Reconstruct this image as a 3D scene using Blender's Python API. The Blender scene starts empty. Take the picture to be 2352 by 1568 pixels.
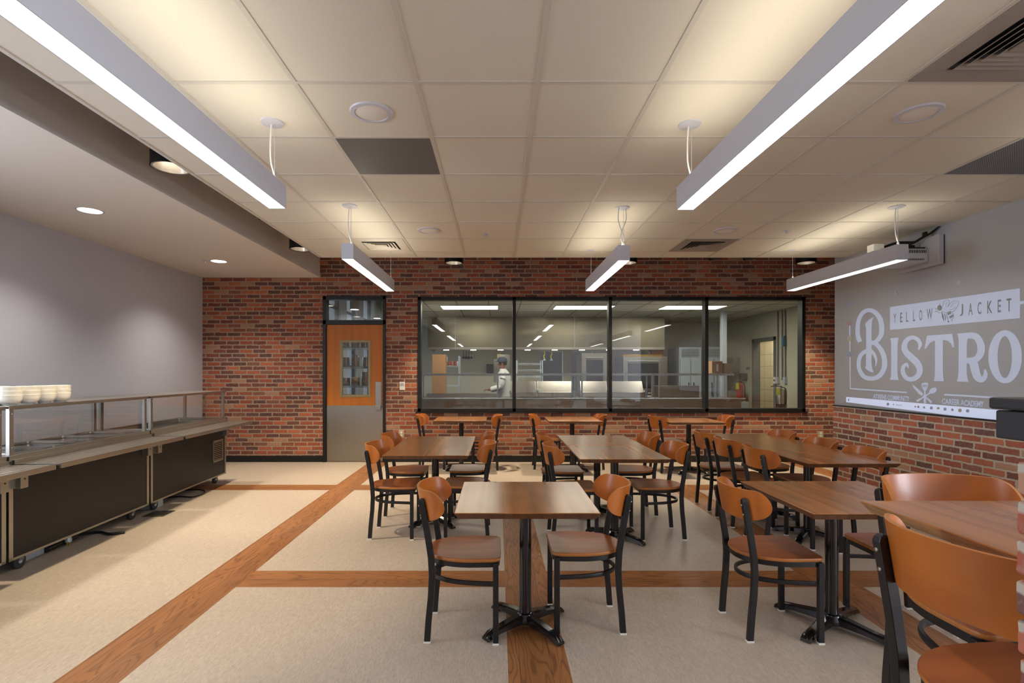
import bpy, bmesh, math, random
from mathutils import Vector, Matrix
random.seed(7)
PI = math.pi
SC = bpy.context.scene
COL = SC.collection
# ------------------------------------------------------------------ camera
HC = 1.43                     # lens height
F = 1204.0                    # focal length in pixels of the 2352 px frame
cam_d = bpy.data.cameras.new('camera'); cam = bpy.data.objects.new('camera', cam_d); COL.objects.link(cam)
cam_d.sensor_fit = 'HORIZONTAL'; cam_d.sensor_width = 36.0; cam_d.lens = F / 2352 * 36.0
cam_d.shift_x = 33 / 2352; cam_d.shift_y = 72 / 2352
cam_d.clip_start = 0.05; cam_d.clip_end = 200
cam.location = (0, 0, HC); cam.rotation_euler = (PI / 2, 0, 0)
SC.camera = cam
# ------------------------------------------------------------------ view / world
SC.view_settings.view_transform = 'Standard'; SC.view_settings.look = 'None'
SC.view_settings.gamma = 1.0; SC.view_settings.use_curve_mapping = False
SC.view_settings.exposure = 0.98
w = bpy.data.worlds.new('world'); SC.world = w; w.use_nodes = True
bgn = w.node_tree.nodes['Background']; bgn.inputs[0].default_value = (0.62, 0.76, 1.0, 1); bgn.inputs[1].default_value = 1.2
try:
    SC.cycles.max_bounces = 8; SC.cycles.transparent_max_bounces = 16; SC.cycles.use_denoising = True
    SC.cycles.sample_clamp_indirect = 4.0; SC.cycles.caustics_reflective = False; SC.cycles.caustics_refractive = False
except Exception: pass
# light strengths
S_DOWN = 6.5; S_UP = 4.5; S_CAN = 26; S_REC = 5; S_TROF = 10.5; S_WIN = 48; S_SPOT = 110

def area(name, loc, rot, sx, sy, power, color):
    l = bpy.data.lights.new(name, 'AREA'); l.shape = 'RECTANGLE'; l.size = sx; l.size_y = sy; l.energy = power; l.color = color
    o = bpy.data.objects.new(name, l); COL.objects.link(o); o.location = loc; o.rotation_euler = rot; return o
# daylight entering by the tall windows of the left wall, behind the lens
LWIN = (1.75,)
for wy in LWIN:
    area('window_daylight', (-4.80, wy, 1.6), (0, -PI / 2, 0), 2.0, 1.5, S_WIN, (0.78, 0.87, 1.0))
# and by the windows of the alcove to the right, behind the lens (wall at x = 8)
RWIN = (-2.3, -0.3)
for wy in RWIN:
    area('window_daylight', (8.06, wy, 1.65), (0, PI / 2, 0), 1.7, 1.7, 120, (0.82, 0.89, 1.0))
def spot(name, loc, power, color, ang=95, blend=0.7, size=0.05):
    l = bpy.data.lights.new(name, 'SPOT'); l.energy = power; l.color = color; l.spot_size = math.radians(ang); l.spot_blend = blend; l.shadow_soft_size = size
    o = bpy.data.objects.new(name, l); COL.objects.link(o); o.location = loc; return o

# ------------------------------------------------------------------ materials
def srgb(r, g, b):
    f = lambda c: (c / 255 / 12.92) if c / 255 <= 0.04045 else ((c / 255 + 0.055) / 1.055) ** 2.4
    return (f(r), f(g), f(b), 1)
class NT:
    def __init__(s, name):
        s.m = bpy.data.materials.new(name); s.m.use_nodes = True; s.t = s.m.node_tree; s.t.nodes.clear()
        s.out = s.n('ShaderNodeOutputMaterial')
    def n(s, t, **k):
        x = s.t.nodes.new(t)
        for a, b in k.items(): setattr(x, a, b)
        return x
    def l(s, a, b): s.t.links.new(a, b)
    def put(s, sock, v):
        if isinstance(v, bpy.types.NodeSocket): s.l(v, sock)
        else: sock.default_value = v
    def math(s, op, a, b=0.0, c=0.0, clamp=False):
        x = s.n('ShaderNodeMath', operation=op); x.use_clamp = clamp
        s.put(x.inputs[0], a); s.put(x.inputs[1], b); s.put(x.inputs[2], c); return x.outputs[0]
    def mix(s, f, a, b, blend='MIX'):
        x = s.n('ShaderNodeMix', data_type='RGBA', blend_type=blend)
        s.put(x.inputs[0], f); s.put(x.inputs[6], a); s.put(x.inputs[7], b); return x.outputs[2]
    def ramp(s, f, stops, interp='LINEAR'):
        x = s.n('ShaderNodeValToRGB'); x.color_ramp.interpolation = interp; e = x.color_ramp.elements
        while len(e) < len(stops): e.new(0.5)
        for i, (p, c) in enumerate(stops): e[i].position = p; e[i].color = c if len(c) == 4 else (*c, 1)
        s.l(f, x.inputs[0]); return x.outputs[0]
    def noise(s, vec, scale, detail=3, rough=0.55, dist=0.0, out='Fac'):
        x = s.n('ShaderNodeTexNoise'); x.inputs['Scale'].default_value = scale; x.inputs['Detail'].default_value = detail
        x.inputs['Roughness'].default_value = rough; x.inputs['Distortion'].default_value = dist
        if vec is not None: s.l(vec, x.inputs['Vector'])
        return x.outputs[out]
    def mapping(s, vec, scale=(1, 1, 1), loc=(0, 0, 0), rot=(0, 0, 0)):
        x = s.n('ShaderNodeMapping'); x.inputs['Scale'].default_value = scale; x.inputs['Location'].default_value = loc; x.inputs['Rotation'].default_value = rot
        s.l(vec, x.inputs['Vector']); return x.outputs[0]
    def pos(s): return s.n('ShaderNodeNewGeometry').outputs['Position']
    def obj(s): return s.n('ShaderNodeTexCoord').outputs['Object']
    def bump(s, h, strength=0.3, dist=0.002):
        x = s.n('ShaderNodeBump'); x.inputs['Strength'].default_value = strength; x.inputs['Distance'].default_value = dist
        s.l(h, x.inputs['Height']); return x.outputs[0]
    def bsdf(s, color, rough=0.5, metal=0.0, normal=None, coat=0.0, coat_rough=0.1, spec=0.5, emit=None, estr=0.0):
        b = s.n('ShaderNodeBsdfPrincipled'); s.put(b.inputs['Base Color'], color); s.put(b.inputs['Roughness'], rough)
        s.put(b.inputs['Metallic'], metal); b.inputs['Specular IOR Level'].default_value = spec
        b.inputs['Coat Weight'].default_value = coat; b.inputs['Coat Roughness'].default_value = coat_rough
        if normal is not None: s.l(normal, b.inputs['Normal'])
        if emit is not None: b.inputs['Emission Color'].default_value = emit; b.inputs['Emission Strength'].default_value = estr
        s.l(b.outputs[0], s.out.inputs[0]); return s.m
M = {}
def plain(name, color, rough=0.5, metal=0.0, coat=0.0, var=0.06, scale=8, spec=0.5, coat_rough=0.1):
    t = NT(name); p = t.pos(); n = t.noise(p, scale)
    dark = tuple(c * (1 - var * 2) for c in color[:3]) + (1,)
    M[name] = t.bsdf(t.mix(n, dark, color), rough, metal, coat=coat, spec=spec, coat_rough=coat_rough); return M[name]
def emis(name, color, strength):
    t = NT(name); e = t.n('ShaderNodeEmission'); e.inputs[0].default_value = color; e.inputs[1].default_value = strength
    t.l(e.outputs[0], t.out.inputs[0]); M[name] = t.m; return t.m
def glass(name, tint=(1, 1, 1, 1), base=0.05, rough=0.0, k=1.0):
    t = NT(name); lw = t.n('ShaderNodeLayerWeight'); lw.inputs[0].default_value = 0.5
    f = t.math('ADD', t.math('MULTIPLY', t.math('POWER', lw.outputs['Facing'], 5.0), 0.85), base, clamp=True)
    tr = t.n('ShaderNodeBsdfTransparent'); tr.inputs[0].default_value = tint
    gl = t.n('ShaderNodeBsdfGlossy'); gl.inputs['Roughness'].default_value = rough; gl.inputs[0].default_value = (k, k, k, 1)
    mx = t.n('ShaderNodeMixShader'); t.l(f, mx.inputs[0]); t.l(tr.outputs[0], mx.inputs[1]); t.l(gl.outputs[0], mx.inputs[2])
    t.l(mx.outputs[0], t.out.inputs[0]); M[name] = t.m
def brick_mat(name, pal, mortar, off=0.0, bump=0.9):
    t = NT(name); p = t.pos()
    dn = t.noise(p, 22, 3, out='Color')
    v1 = t.n('ShaderNodeVectorMath', operation='SUBTRACT'); t.l(dn, v1.inputs[0]); v1.inputs[1].default_value = (0.5, 0.5, 0.5)
    v2 = t.n('ShaderNodeVectorMath', operation='MULTIPLY_ADD'); t.l(v1.outputs[0], v2.inputs[0]); v2.inputs[1].default_value = (0.018, 0.018, 0.018); t.l(p, v2.inputs[2])
    sp = t.n('ShaderNodeSeparateXYZ'); t.l(v2.outputs[0], sp.inputs[0])
    BW, BH = 0.2125, 0.0677
    u = t.math('ADD', t.math('ADD', sp.outputs[0], sp.outputs[1]), 40.0 + off)
    v = t.math('DIVIDE', t.math('ADD', sp.outputs[2], 4.012), BH)
    row = t.math('FLOOR', v); fv = t.math('FRACT', v)
    wn0 = t.n('ShaderNodeTexWhiteNoise', noise_dimensions='1D'); t.l(row, wn0.inputs['W'])
    uu = t.math('ADD', t.math('DIVIDE', u, BW), t.math('ADD', t.math('MULTIPLY', t.math('MODULO', row, 2.0), 0.5), t.math('MULTIPLY', wn0.outputs[0], 0.22)))
    colm = t.math('FLOOR', uu); fu = t.math('FRACT', uu)
    du = t.math('MULTIPLY', t.math('MINIMUM', fu, t.math('SUBTRACT', 1.0, fu)), BW)
    dv = t.math('MULTIPLY', t.math('MINIMUM', fv, t.math('SUBTRACT', 1.0, fv)), BH)
    # rounded-corner distance to the joint
    R = 0.013
    a = t.math('MAXIMUM', t.math('SUBTRACT', R, du), 0.0); b = t.math('MAXIMUM', t.math('SUBTRACT', R, dv), 0.0)
    d = t.math('SUBTRACT', R, t.math('SQRT', t.math('ADD', t.math('MULTIPLY', a, a), t.math('MULTIPLY', b, b))))
    en = t.noise(p, 60, 2)
    d2 = t.math('ADD', d, t.math('MULTIPLY', t.math('SUBTRACT', en, 0.5), 0.006))
    mr = t.n('ShaderNodeMapRange'); t.l(d2, mr.inputs[0]); mr.inputs[1].default_value = 0.0062; mr.inputs[2].default_value = 0.0110
    mask = mr.outputs[0]
    cv = t.n('ShaderNodeCombineXYZ'); t.l(colm, cv.inputs[0]); t.l(row, cv.inputs[1])
    wn = t.n('ShaderNodeTexWhiteNoise', noise_dimensions='2D'); t.l(cv.outputs[0], wn.inputs['Vector'])
    st = [(i / len(pal), c) for i, c in enumerate(pal)]
    base = t.ramp(wn.outputs['Value'], st, 'CONSTANT')
    n1 = t.noise(p, 9, 4, 0.65); n2 = t.noise(p, 55, 3, 0.7)
    base = t.mix(t.math('MULTIPLY', n1, 0.3), base, srgb(120, 70, 54))
    base = t.mix(t.ramp(n2, [(0.52, (0, 0, 0)), (0.75, (0.5, 0.5, 0.5))]), base, (0.50, 0.38, 0.29, 1))
    mo = t.mix(t.noise(p, 40, 3), mortar, tuple(c * 0.82 for c in mortar[:3]) + (1,))
    colr = t.mix(mask, mo, base)
    h = t.math('ADD', t.math('MULTIPLY', mask, 0.75), t.math('MULTIPLY', n2, 0.22))
    M[name] = t.bsdf(colr, 0.88, normal=t.bump(h, bump, 0.008), spec=0.25); return M[name]
def wood_mat(name, c1, c2, c3, gscale, stretch, rough, coat=0.0, ring=0, plank=None, axis=0, space='obj', coat_rough=0.08, blot=0.25, line=0.5, pvar=0.35, seam=0.7):
    t = NT(name); p = t.obj() if space == 'obj' else t.pos()
    oi = t.n('ShaderNodeObjectInfo').outputs['Random'] if space == 'obj' else None
    if oi is not None:
        va = t.n('ShaderNodeVectorMath', operation='ADD'); cb = t.n('ShaderNodeCombineXYZ')
        t.l(t.math('MULTIPLY', oi, 7.3), cb.inputs[2]); t.l(t.math('MULTIPLY', oi, 3.1), cb.inputs[0 if axis else 1]); t.l(p, va.inputs[0]); t.l(cb.outputs[0], va.inputs[1]); pp = va.outputs[0]
    else: pp = p
    sc = [gscale] * 3; sc[axis] = gscale / stretch
    q = t.mapping(pp, tuple(sc))
    g = t.noise(q, 1.0, 5, 0.6, 0.6)
    wv = t.n('ShaderNodeTexWave', wave_type='BANDS', bands_direction='Y' if axis == 0 else 'X'); wv.inputs['Scale'].default_value = 0.32; wv.inputs['Distortion'].default_value = 7; wv.inputs['Detail'].default_value = 3; wv.inputs['Detail Scale'].default_value = 0.7
    t.l(q, wv.inputs['Vector'])
    col = t.mix(g, c1, c2)
    if ring:      # cathedral grain: contour lines of a stretched noise field
        s4 = [ring] * 3; s4[axis] = ring / 7.0
        fld = t.noise(t.mapping(pp, tuple(s4)), 1.0, 2, 0.45, 0.35)
        cl = t.math('FRACT', t.math('MULTIPLY', fld, 13.0)); cl = t.math('ABSOLUTE', t.math('SUBTRACT', cl, 0.5))
        col = t.mix(t.ramp(cl, [(0.0, (0.6,) * 3), (0.22, (0, 0, 0))]), col, c3)
    col = t.mix(t.math('MULTIPLY', t.math('POWER', wv.outputs['Fac'], 3.0), line), col, c3)
    bl = t.noise(t.mapping(pp, (2.2 if axis else 0.9, 0.9 if axis else 2.2, 1)), 1.6, 2)
    col = t.mix(t.ramp(bl, [(0.5, (0, 0, 0)), (0.8, (blot,) * 3)]), col, c3)
    nrm = None
    if plank:
        s3 = t.n('ShaderNodeSeparateXYZ'); t.l(p, s3.inputs[0]); o = s3.outputs[1 - axis]
        q2 = t.math('DIVIDE', t.math('ADD', o, 20.0), plank); idx = t.math('FLOOR', q2); fr = t.math('FRACT', q2)
        if oi is not None: idx = t.math('ADD', idx, t.math('MULTIPLY', oi, 37.7))
        wn = t.n('ShaderNodeTexWhiteNoise', noise_dimensions='1D'); t.l(idx, wn.inputs['W'])
        col = t.mix(t.math('MULTIPLY', wn.outputs['Value'], pvar), col, c3)
        e = t.math('MINIMUM', fr, t.math('SUBTRACT', 1.0, fr))
        sm = t.math('LESS_THAN', e, 0.0010 / plank)
        col = t.mix(t.math('MULTIPLY', sm, seam), col, tuple(c * 0.4 for c in c3[:3]) + (1,))
    M[name] = t.bsdf(col, rough, coat=coat, coat_rough=coat_rough, normal=t.bump(g, 0.05, 0.001)); return M[name]

PAL = [srgb(*c) for c in ((176, 98, 70), (154, 82, 62), (116, 72, 62), (188, 108, 76), (106, 74, 70), (142, 80, 62), (162, 86, 64), (96, 68, 66), (180, 102, 74), (138, 92, 74), (122, 66, 56), (178, 136, 110), (160, 84, 62), (110, 66, 60))]
brick_mat('brick', PAL, srgb(172, 154, 134), bump=0.55)
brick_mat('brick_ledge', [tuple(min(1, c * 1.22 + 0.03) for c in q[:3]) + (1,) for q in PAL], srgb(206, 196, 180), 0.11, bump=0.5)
wood_mat('chair_wood', srgb(204, 122, 44), srgb(184, 98, 32), srgb(112, 56, 22), 9, 6, 0.38, coat=0.18, coat_rough=0.2, axis=1, line=0.3, blot=0.75)
wood_mat('seat_wood', srgb(172, 98, 42), srgb(146, 76, 32), srgb(88, 44, 22), 9, 5, 0.42, coat=0.12, coat_rough=0.25, axis=0, line=0.2, blot=0.5)
wood_mat('table_wood', srgb(192, 130, 72), srgb(160, 100, 52), srgb(92, 54, 30), 11, 9, 0.22, coat=0.0, plank=0.088, axis=1, line=0.22, blot=0.6, coat_rough=0.2, seam=0.08)
wood_mat('table_edge', srgb(120, 78, 46), srgb(96, 60, 34), srgb(58, 36, 22), 16, 3, 0.4, plank=0.088, axis=1, line=0.3, blot=0.4, seam=0.2)
wood_mat('bar_edge', srgb(178, 134, 86), srgb(150, 108, 66), srgb(104, 72, 44), 60, 2, 0.5, axis=1, line=0.5, blot=0.2)  # tan plies, painted paler for the light falling on the bevel
wood_mat('strip_wood_y', srgb(180, 124, 76), srgb(150, 96, 54), srgb(92, 56, 32), 13, 8, 0.45, plank=0.1535, axis=1, space='pos', line=0.0, ring=7.5, blot=0.15, pvar=0.35)
wood_mat('strip_wood_x', srgb(180, 124, 76), srgb(150, 96, 54), srgb(92, 56, 32), 13, 8, 0.45, plank=0.1535, axis=0, space='pos', line=0.0, ring=7.5, blot=0.15, pvar=0.35)
wood_mat('door_wood', srgb(200, 122, 36), srgb(186, 106, 28), srgb(148, 78, 20), 7, 6, 0.5, coat=0.0, axis=2, line=0.2, blot=0.1)
plain('ply_edge', srgb(200, 128, 62), 0.45, var=0.2, scale=90)
plain('black_metal', srgb(26, 26, 28), 0.38, 0.0, var=0.1, spec=0.5)
plain('black_gloss', srgb(20, 20, 22), 0.2, 0.0, var=0.1, coat=0.5)
plain('black_frame', srgb(18, 18, 20), 0.45, var=0.1)
plain('black_panel', srgb(20, 20, 25), 0.4, var=0.1, scale=3, spec=0.35)
plain('rubber', srgb(52, 52, 56), 0.7)
plain('white_plastic', srgb(236, 234, 228), 0.4, var=0.02)
plain('porcelain', srgb(244, 238, 222), 0.14, var=0.01, coat=0.6)
plain('lamp_white', srgb(196, 198, 208), 0.4, var=0.01)
plain('wall_paint', srgb(186, 186, 194), 0.75, var=0.02, scale=2)
plain('soffit_paint', srgb(226, 220, 212), 0.8, var=0.02, scale=2)
plain('fascia_paint', srgb(236, 236, 238), 0.7, var=0.02, scale=2)
plain('screen_paint', srgb(188, 191, 198), 0.5, var=0.02, scale=2)
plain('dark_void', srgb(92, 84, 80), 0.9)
plain('kitchen_wall', srgb(206, 200, 180), 0.5, var=0.04, scale=2)
plain('kitchen_ceiling', srgb(214, 212, 200), 0.7, var=0.03)
plain('cardboard', srgb(176, 130, 84), 0.85, var=0.06)
plain('cardboard_dark', srgb(140, 112, 92), 0.85, var=0.06)
plain('grey_paint', srgb(118, 118, 114), 0.5)
plain('steel_light', srgb(196, 206, 216), 0.4, 0.3)
plain('brass', srgb(200, 160, 70), 0.3, 0.9)
plain('red_paint', srgb(170, 30, 30), 0.35)
plain('yellow_tag', srgb(230, 225, 40), 0.5)
plain('cap_cloth', srgb(70, 76, 92), 0.9)
plain('coat_cloth', srgb(226, 226, 226), 0.9)
plain('skin', srgb(150, 100, 76), 0.6)
plain('cap_black', srgb(44, 46, 52), 0.5, var=0.15, scale=12)
plain('trouser_cloth', srgb(50, 50, 56), 0.9)
plain('tree_yellow', srgb(226, 176, 40), 0.8, var=0.35, scale=5)
plain('tree_green', srgb(96, 120, 50), 0.8, var=0.3, scale=5)
plain('bark', srgb(80, 64, 50), 0.9)
plain('diffuser_grey', srgb(150, 142, 134), 0.5, var=0.03)
plain('diffuser_cream', srgb(212, 205, 192), 0.5, var=0.02)
plain('outlet_beige', srgb(190, 180, 150), 0.5)
plain('lite_frame', srgb(160, 144, 104), 0.45, 0.2)
for n_, c_ in (('icon_blue', srgb(178, 194, 228)), ('icon_yellow', srgb(220, 216, 178)), ('icon_red', srgb(206, 180, 186)), ('icon_grey', srgb(178, 182, 196))): plain(n_, c_, 0.6)
def steel(name, col, rough, axis, sc=120):
    t = NT(name); p = t.pos(); s = [sc] * 3; s[axis] = 1.2
    n = t.noise(t.mapping(p, tuple(s)), 1, 2)
    big = t.noise(p, 1.3, 2)
    c = t.mix(n, tuple(x * 0.86 for x in col[:3]) + (1,), col)
    r = t.math('ADD', t.math('MULTIPLY', n, 0.12), t.math('ADD', t.math('MULTIPLY', big, 0.12), rough - 0.1))
    M[name] = t.bsdf(c, r, 1.0, normal=t.bump(n, 0.04, 0.001))
steel('steel', srgb(186, 180, 172), 0.3, 1)
steel('steel_v', srgb(170, 166, 158), 0.36, 2)
steel('hood_steel', srgb(132, 126, 108), 0.34, 2, 5)
steel('kick_steel', srgb(170, 164, 154), 0.36, 2)
def floor_mat():
    t = NT('floor_vinyl'); p = t.pos()
    a = t.noise(t.mapping(p, (26, 5, 1), rot=(0, 0, 0.12)), 1.6, 5, 0.7)
    b = t.noise(t.mapping(p, (90, 18, 1), rot=(0, 0, 0.12)), 1.5, 3, 0.7)
    c = t.mix(a, srgb(168, 154, 140), srgb(216, 202, 186))
    c = t.mix(t.ramp(b, [(0.35, (0.55,) * 3), (0.55, (0, 0, 0))]), c, srgb(158, 144, 130))
    sp = t.n('ShaderNodeSeparateXYZ'); t.l(p, sp.inputs[0])
    fr = t.math('FRACT', t.math('DIVIDE', t.math('ADD', sp.outputs[1], 20.62), 0.9144)); e = t.math('MINIMUM', fr, t.math('SUBTRACT', 1.0, fr))
    c = t.mix(t.math('MULTIPLY', t.math('LESS_THAN', e, 0.0013), 0.35), c, srgb(110, 100, 90))
    M['floor_vinyl'] = t.bsdf(c, t.math('ADD', t.math('MULTIPLY', a, 0.15), 0.34), normal=t.bump(b, 0.05, 0.001), spec=0.4)
floor_mat()
def tile_mat():
    t = NT('ceiling_tile'); p = t.pos(); n = t.noise(p, 140, 3, 0.7)
    M['ceiling_tile'] = t.bsdf(t.mix(n, srgb(212, 206, 193), srgb(226, 220, 207)), 0.9, normal=t.bump(n, 0.25, 0.002), spec=0.2)
    t = NT('ktile'); p = t.pos(); sp = t.n('ShaderNodeSeparateXYZ'); t.l(p, sp.inputs[0]); g = None
    for ax, s in ((1, 0.3), (2, 0.3)):
        fr = t.math('FRACT', t.math('DIVIDE', t.math('ADD', sp.outputs[ax], 20), s)); e = t.math('LESS_THAN', t.math('MINIMUM', fr, t.math('SUBTRACT', 1.0, fr)), 0.02)
        g = e if g is None else t.math('MAXIMUM', g, e)
    M['ktile'] = t.bsdf(t.mix(g, srgb(206, 194, 170), srgb(150, 140, 122)), 0.4)
    t = NT('perforated'); p = t.pos(); vo = t.n('ShaderNodeTexVoronoi'); vo.inputs['Scale'].default_value = 95; vo.inputs['Randomness'].default_value = 0.0; t.l(t.mapping(p, (1, 1, 0), rot=(0, 0, 0.785)), vo.inputs['Vector'])
    M['perforated'] = t.bsdf(t.mix(t.math('LESS_THAN', vo.outputs['Distance'], 0.36), srgb(128, 130, 134), srgb(64, 66, 70)), 0.5, 0.3)
tile_mat()
plain('tgrid', srgb(206, 200, 190), 0.5, var=0.02)
emis('led_down', (1.0, 0.965, 0.93, 1), S_DOWN); emis('led_up', (1.0, 0.90, 0.71, 1), S_UP)
emis('can_glow', (1.0, 0.87, 0.66, 1), S_CAN); emis('rec_glow', (1.0, 0.88, 0.72, 1), S_REC); emis('trof_glow', (1.0, 0.95, 0.84, 1), S_TROF)
emis('hood_glow', (1.0, 0.92, 0.76, 1), 10)
glass('window_glass', (0.96, 0.97, 0.94, 1), 0.05); glass('guard_glass', (0.93, 0.94, 0.93, 1), 0.07)
def proj(name, base, e, s):
    t = NT(name); M[name] = t.bsdf(base, 0.6, emit=e, estr=s)
proj('proj_light', srgb(188, 192, 200), (0.55, 0.68, 1.0, 1), 0.13)
proj('proj_bar', srgb(196, 200, 208), (0.6, 0.7, 1.0, 1), 0.26)
plain('proj_dark', srgb(164, 166, 172), 0.6)

# ------------------------------------------------------------------ mesh helpers
class MB:
    def __init__(s): s.b = bmesh.new()
    def poly(s, pts, mi=0):
        vs = [s.b.verts.new(p) for p in pts]; f = s.b.faces.new(vs); f.material_index = mi; return f
    def box(s, a, b, mi=0, mat=None):
        x0, y0, z0 = a; x1, y1, z1 = b
        v = [Vector(p) for p in ((x0, y0, z0), (x1, y0, z0), (x1, y1, z0), (x0, y1, z0), (x0, y0, z1), (x1, y0, z1), (x1, y1, z1), (x0, y1, z1))]
        if mat is not None: v = [mat @ p for p in v]
        vs = [s.b.verts.new(p) for p in v]
        for q in ((3, 2, 1, 0), (4, 5, 6, 7), (0, 1, 5, 4), (1, 2, 6, 5), (2, 3, 7, 6), (3, 0, 4, 7)):
            s.b.faces.new([vs[i] for i in q]).material_index = mi
        return s
    def prism(s, pts, z0, z1, mi=0, mat=None):      # outline in xy, extruded in z
        lo = [Vector((x, y, z0)) for x, y in pts]; hi = [Vector((x, y, z1)) for x, y in pts]
        if mat is not None: lo = [mat @ p for p in lo]; hi = [mat @ p for p in hi]
        a = [s.b.verts.new(p) for p in lo]; c = [s.b.verts.new(p) for p in hi]; n = len(a)
        s.b.faces.new(a[::-1]).material_index = mi; s.b.faces.new(c).material_index = mi
        for i in range(n): s.b.faces.new((a[i], a[(i + 1) % n], c[(i + 1) % n], c[i])).material_index = mi
        return s
    def rings(s, rings, mi=0, caps=True, closed=False):
        R = [[s.b.verts.new(p) for p in r] for r in rings]; n = len(R[0]); m = len(R)
        for i in range(m if closed else m - 1):
            A = R[i]; B = R[(i + 1) % m]
            for j in range(n): s.b.faces.new((A[j], A[(j + 1) % n], B[(j + 1) % n], B[j])).material_index = mi
        if caps and not closed:
            s.b.faces.new(R[0][::-1]).material_index = mi; s.b.faces.new(R[-1]).material_index = mi
        return s
    def lathe(s, prof, c=(0, 0, 0), n=32, mi=0, caps=True):   # prof: (r,z)
        return s.rings([[(c[0] + r * math.cos(2 * PI * k / n), c[1] + r * math.sin(2 * PI * k / n), c[2] + z) for k in range(n)] for r, z in prof], mi, caps)
    def sweep(s, path, sec, mi=0, closed=False, up=Vector((0, 0, 1))):   # sec: (a,b) a = side, b = up
        P = [Vector(p) for p in path]; n = len(P); rings = []
        for i in range(n):
            if closed: t = P[(i + 1) % n] - P[i - 1]
            else: t = P[min(i + 1, n - 1)] - P[max(i - 1, 0)]
            t.normalize(); u = up
            if abs(t.dot(u)) > 0.95: u = Vector((0, 1, 0)) if abs(t.y) < 0.9 else Vector((1, 0, 0))
            sd = t.cross(u).normalized(); uu = sd.cross(t).normalized()
            rings.append([P[i] + sd * a + uu * b for a, b in sec])
        return s.rings(rings, mi, True, closed)
    def tube(s, path, r, mi=0, n=8, closed=False):
        return s.sweep(path, [(r * math.cos(2 * PI * k / n), r * math.sin(2 * PI * k / n)) for k in range(n)], mi, closed)
    def build(s, name, mats, parent=None, smooth=False, bevel=0, seg=2, loc=None):
        bmesh.ops.recalc_face_normals(s.b, faces=s.b.faces)
        me = bpy.data.meshes.new(name); s.b.to_mesh(me); s.b.free()
        for m in (mats if isinstance(mats, (list, tuple)) else [mats]): me.materials.append(M[m])
        o = bpy.data.objects.new(name, me); COL.objects.link(o)
        if parent is not None: o.parent = parent
        if loc is not None: o.location = loc
        if smooth:
            for p in me.polygons: p.use_smooth = True
            try:
                me.set_sharp_from_angle(angle=math.radians(smooth if smooth > 1 else 38))
            except Exception: pass
        if bevel:
            m = o.modifiers.new('bevel', 'BEVEL'); m.width = bevel; m.segments = seg; m.limit_method = 'ANGLE'; m.angle_limit = math.radians(40)
        return o
def tag(o, label, cat, group=None, kind=None):
    o['label'] = label; o['category'] = cat
    if group: o['group'] = group
    if kind: o['kind'] = kind
    return o
def thing(name, label, cat, loc=(0, 0, 0), rotz=0, group=None):
    o = bpy.data.objects.new(name, None); COL.objects.link(o); o.location = loc; o.rotation_euler = (0, 0, rotz); o.empty_display_size = 0.1
    return tag(o, label, cat, group)
def struct(o): o['kind'] = 'structure'; return o
def dup(root, loc, rotz, label, group=None):
    r = root.copy(); COL.objects.link(r); r.location = loc; r.rotation_euler = (0, 0, rotz); r['label'] = label
    if group: r['group'] = group
    for ch in root.children:
        c = ch.copy(); COL.objects.link(c); c.parent = r
        for g in ch.children:
            d = g.copy(); COL.objects.link(d); d.parent = c
    return r
def smooth_path(pts, k=6):
    P = [Vector(p) for p in pts]; P = [P[0] * 2 - P[1]] + P + [P[-1] * 2 - P[-2]]; out = []
    for i in range(1, len(P) - 2):
        for j in range(k):
            t = j / k
            out.append(0.5 * ((2 * P[i]) + (P[i + 1] - P[i - 1]) * t + (2 * P[i - 1] - 5 * P[i] + 4 * P[i + 1] - P[i + 2]) * t * t + (3 * P[i] - P[i - 1] - 3 * P[i + 1] + P[i + 2]) * t ** 3))
    out.append(P[-2]); return out

# ------------------------------------------------------------------ room numbers
ZC = HC + 1.456               # tile ceiling
YW = 8.42                     # brick wall face
XL = -4.74                    # left wall
XR = 4.38                     # right wall
YR = -3.4                     # rear wall
TS = 0.6096; TX0 = 0.2013; TY0 = 2.626
CE_Y = 6.59; CE_X = -2.233
YE = 6.81                     # end of the right wall mass
SOF_X = -2.853; SOF_Z = 2.962
ZDECK = 3.75

# floor with inlaid strips
xs = sorted([-4.95, -2.055, -1.749, 0.05, 0.348, 2.146, 2.440, 4.575, 4.88, 8.0, -2.9, -1.0])
ys = sorted([YR, 0.60, 0.89, 3.50, 3.79, 6.40, 6.70, 8.6])
def strip_kind(x, y):
    inx = any(a < x < b for a, b in ((-2.055, -1.749), (4.575, 4.88))) or (y < 6.70 and any(a < x < b for a, b in ((0.05, 0.348), (2.146, 2.440))))
    iny = (6.40 < y < 6.70) or (any(a < y < b for a, b in ((0.60, 0.89), (3.50, 3.79))) and x > -1.9)
    return 1 if inx else (2 if iny else 0)
mb = MB()
V = [[mb.b.verts.new((x, y, 0)) for y in ys] for x in xs]
for i in range(len(xs) - 1):
    for j in range(len(ys) - 1):
        f = mb.b.faces.new((V[i][j], V[i + 1][j], V[i + 1][j + 1], V[i][j + 1])); f.material_index = strip_kind((xs[i] + xs[i + 1]) / 2, (ys[j] + ys[j + 1]) / 2)
mb.box((-4.95, YR, -0.1), (8, 8.6, -0.002))
struct(mb.build('floor', ['floor_vinyl', 'strip_wood_y', 'strip_wood_x']))

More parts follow.
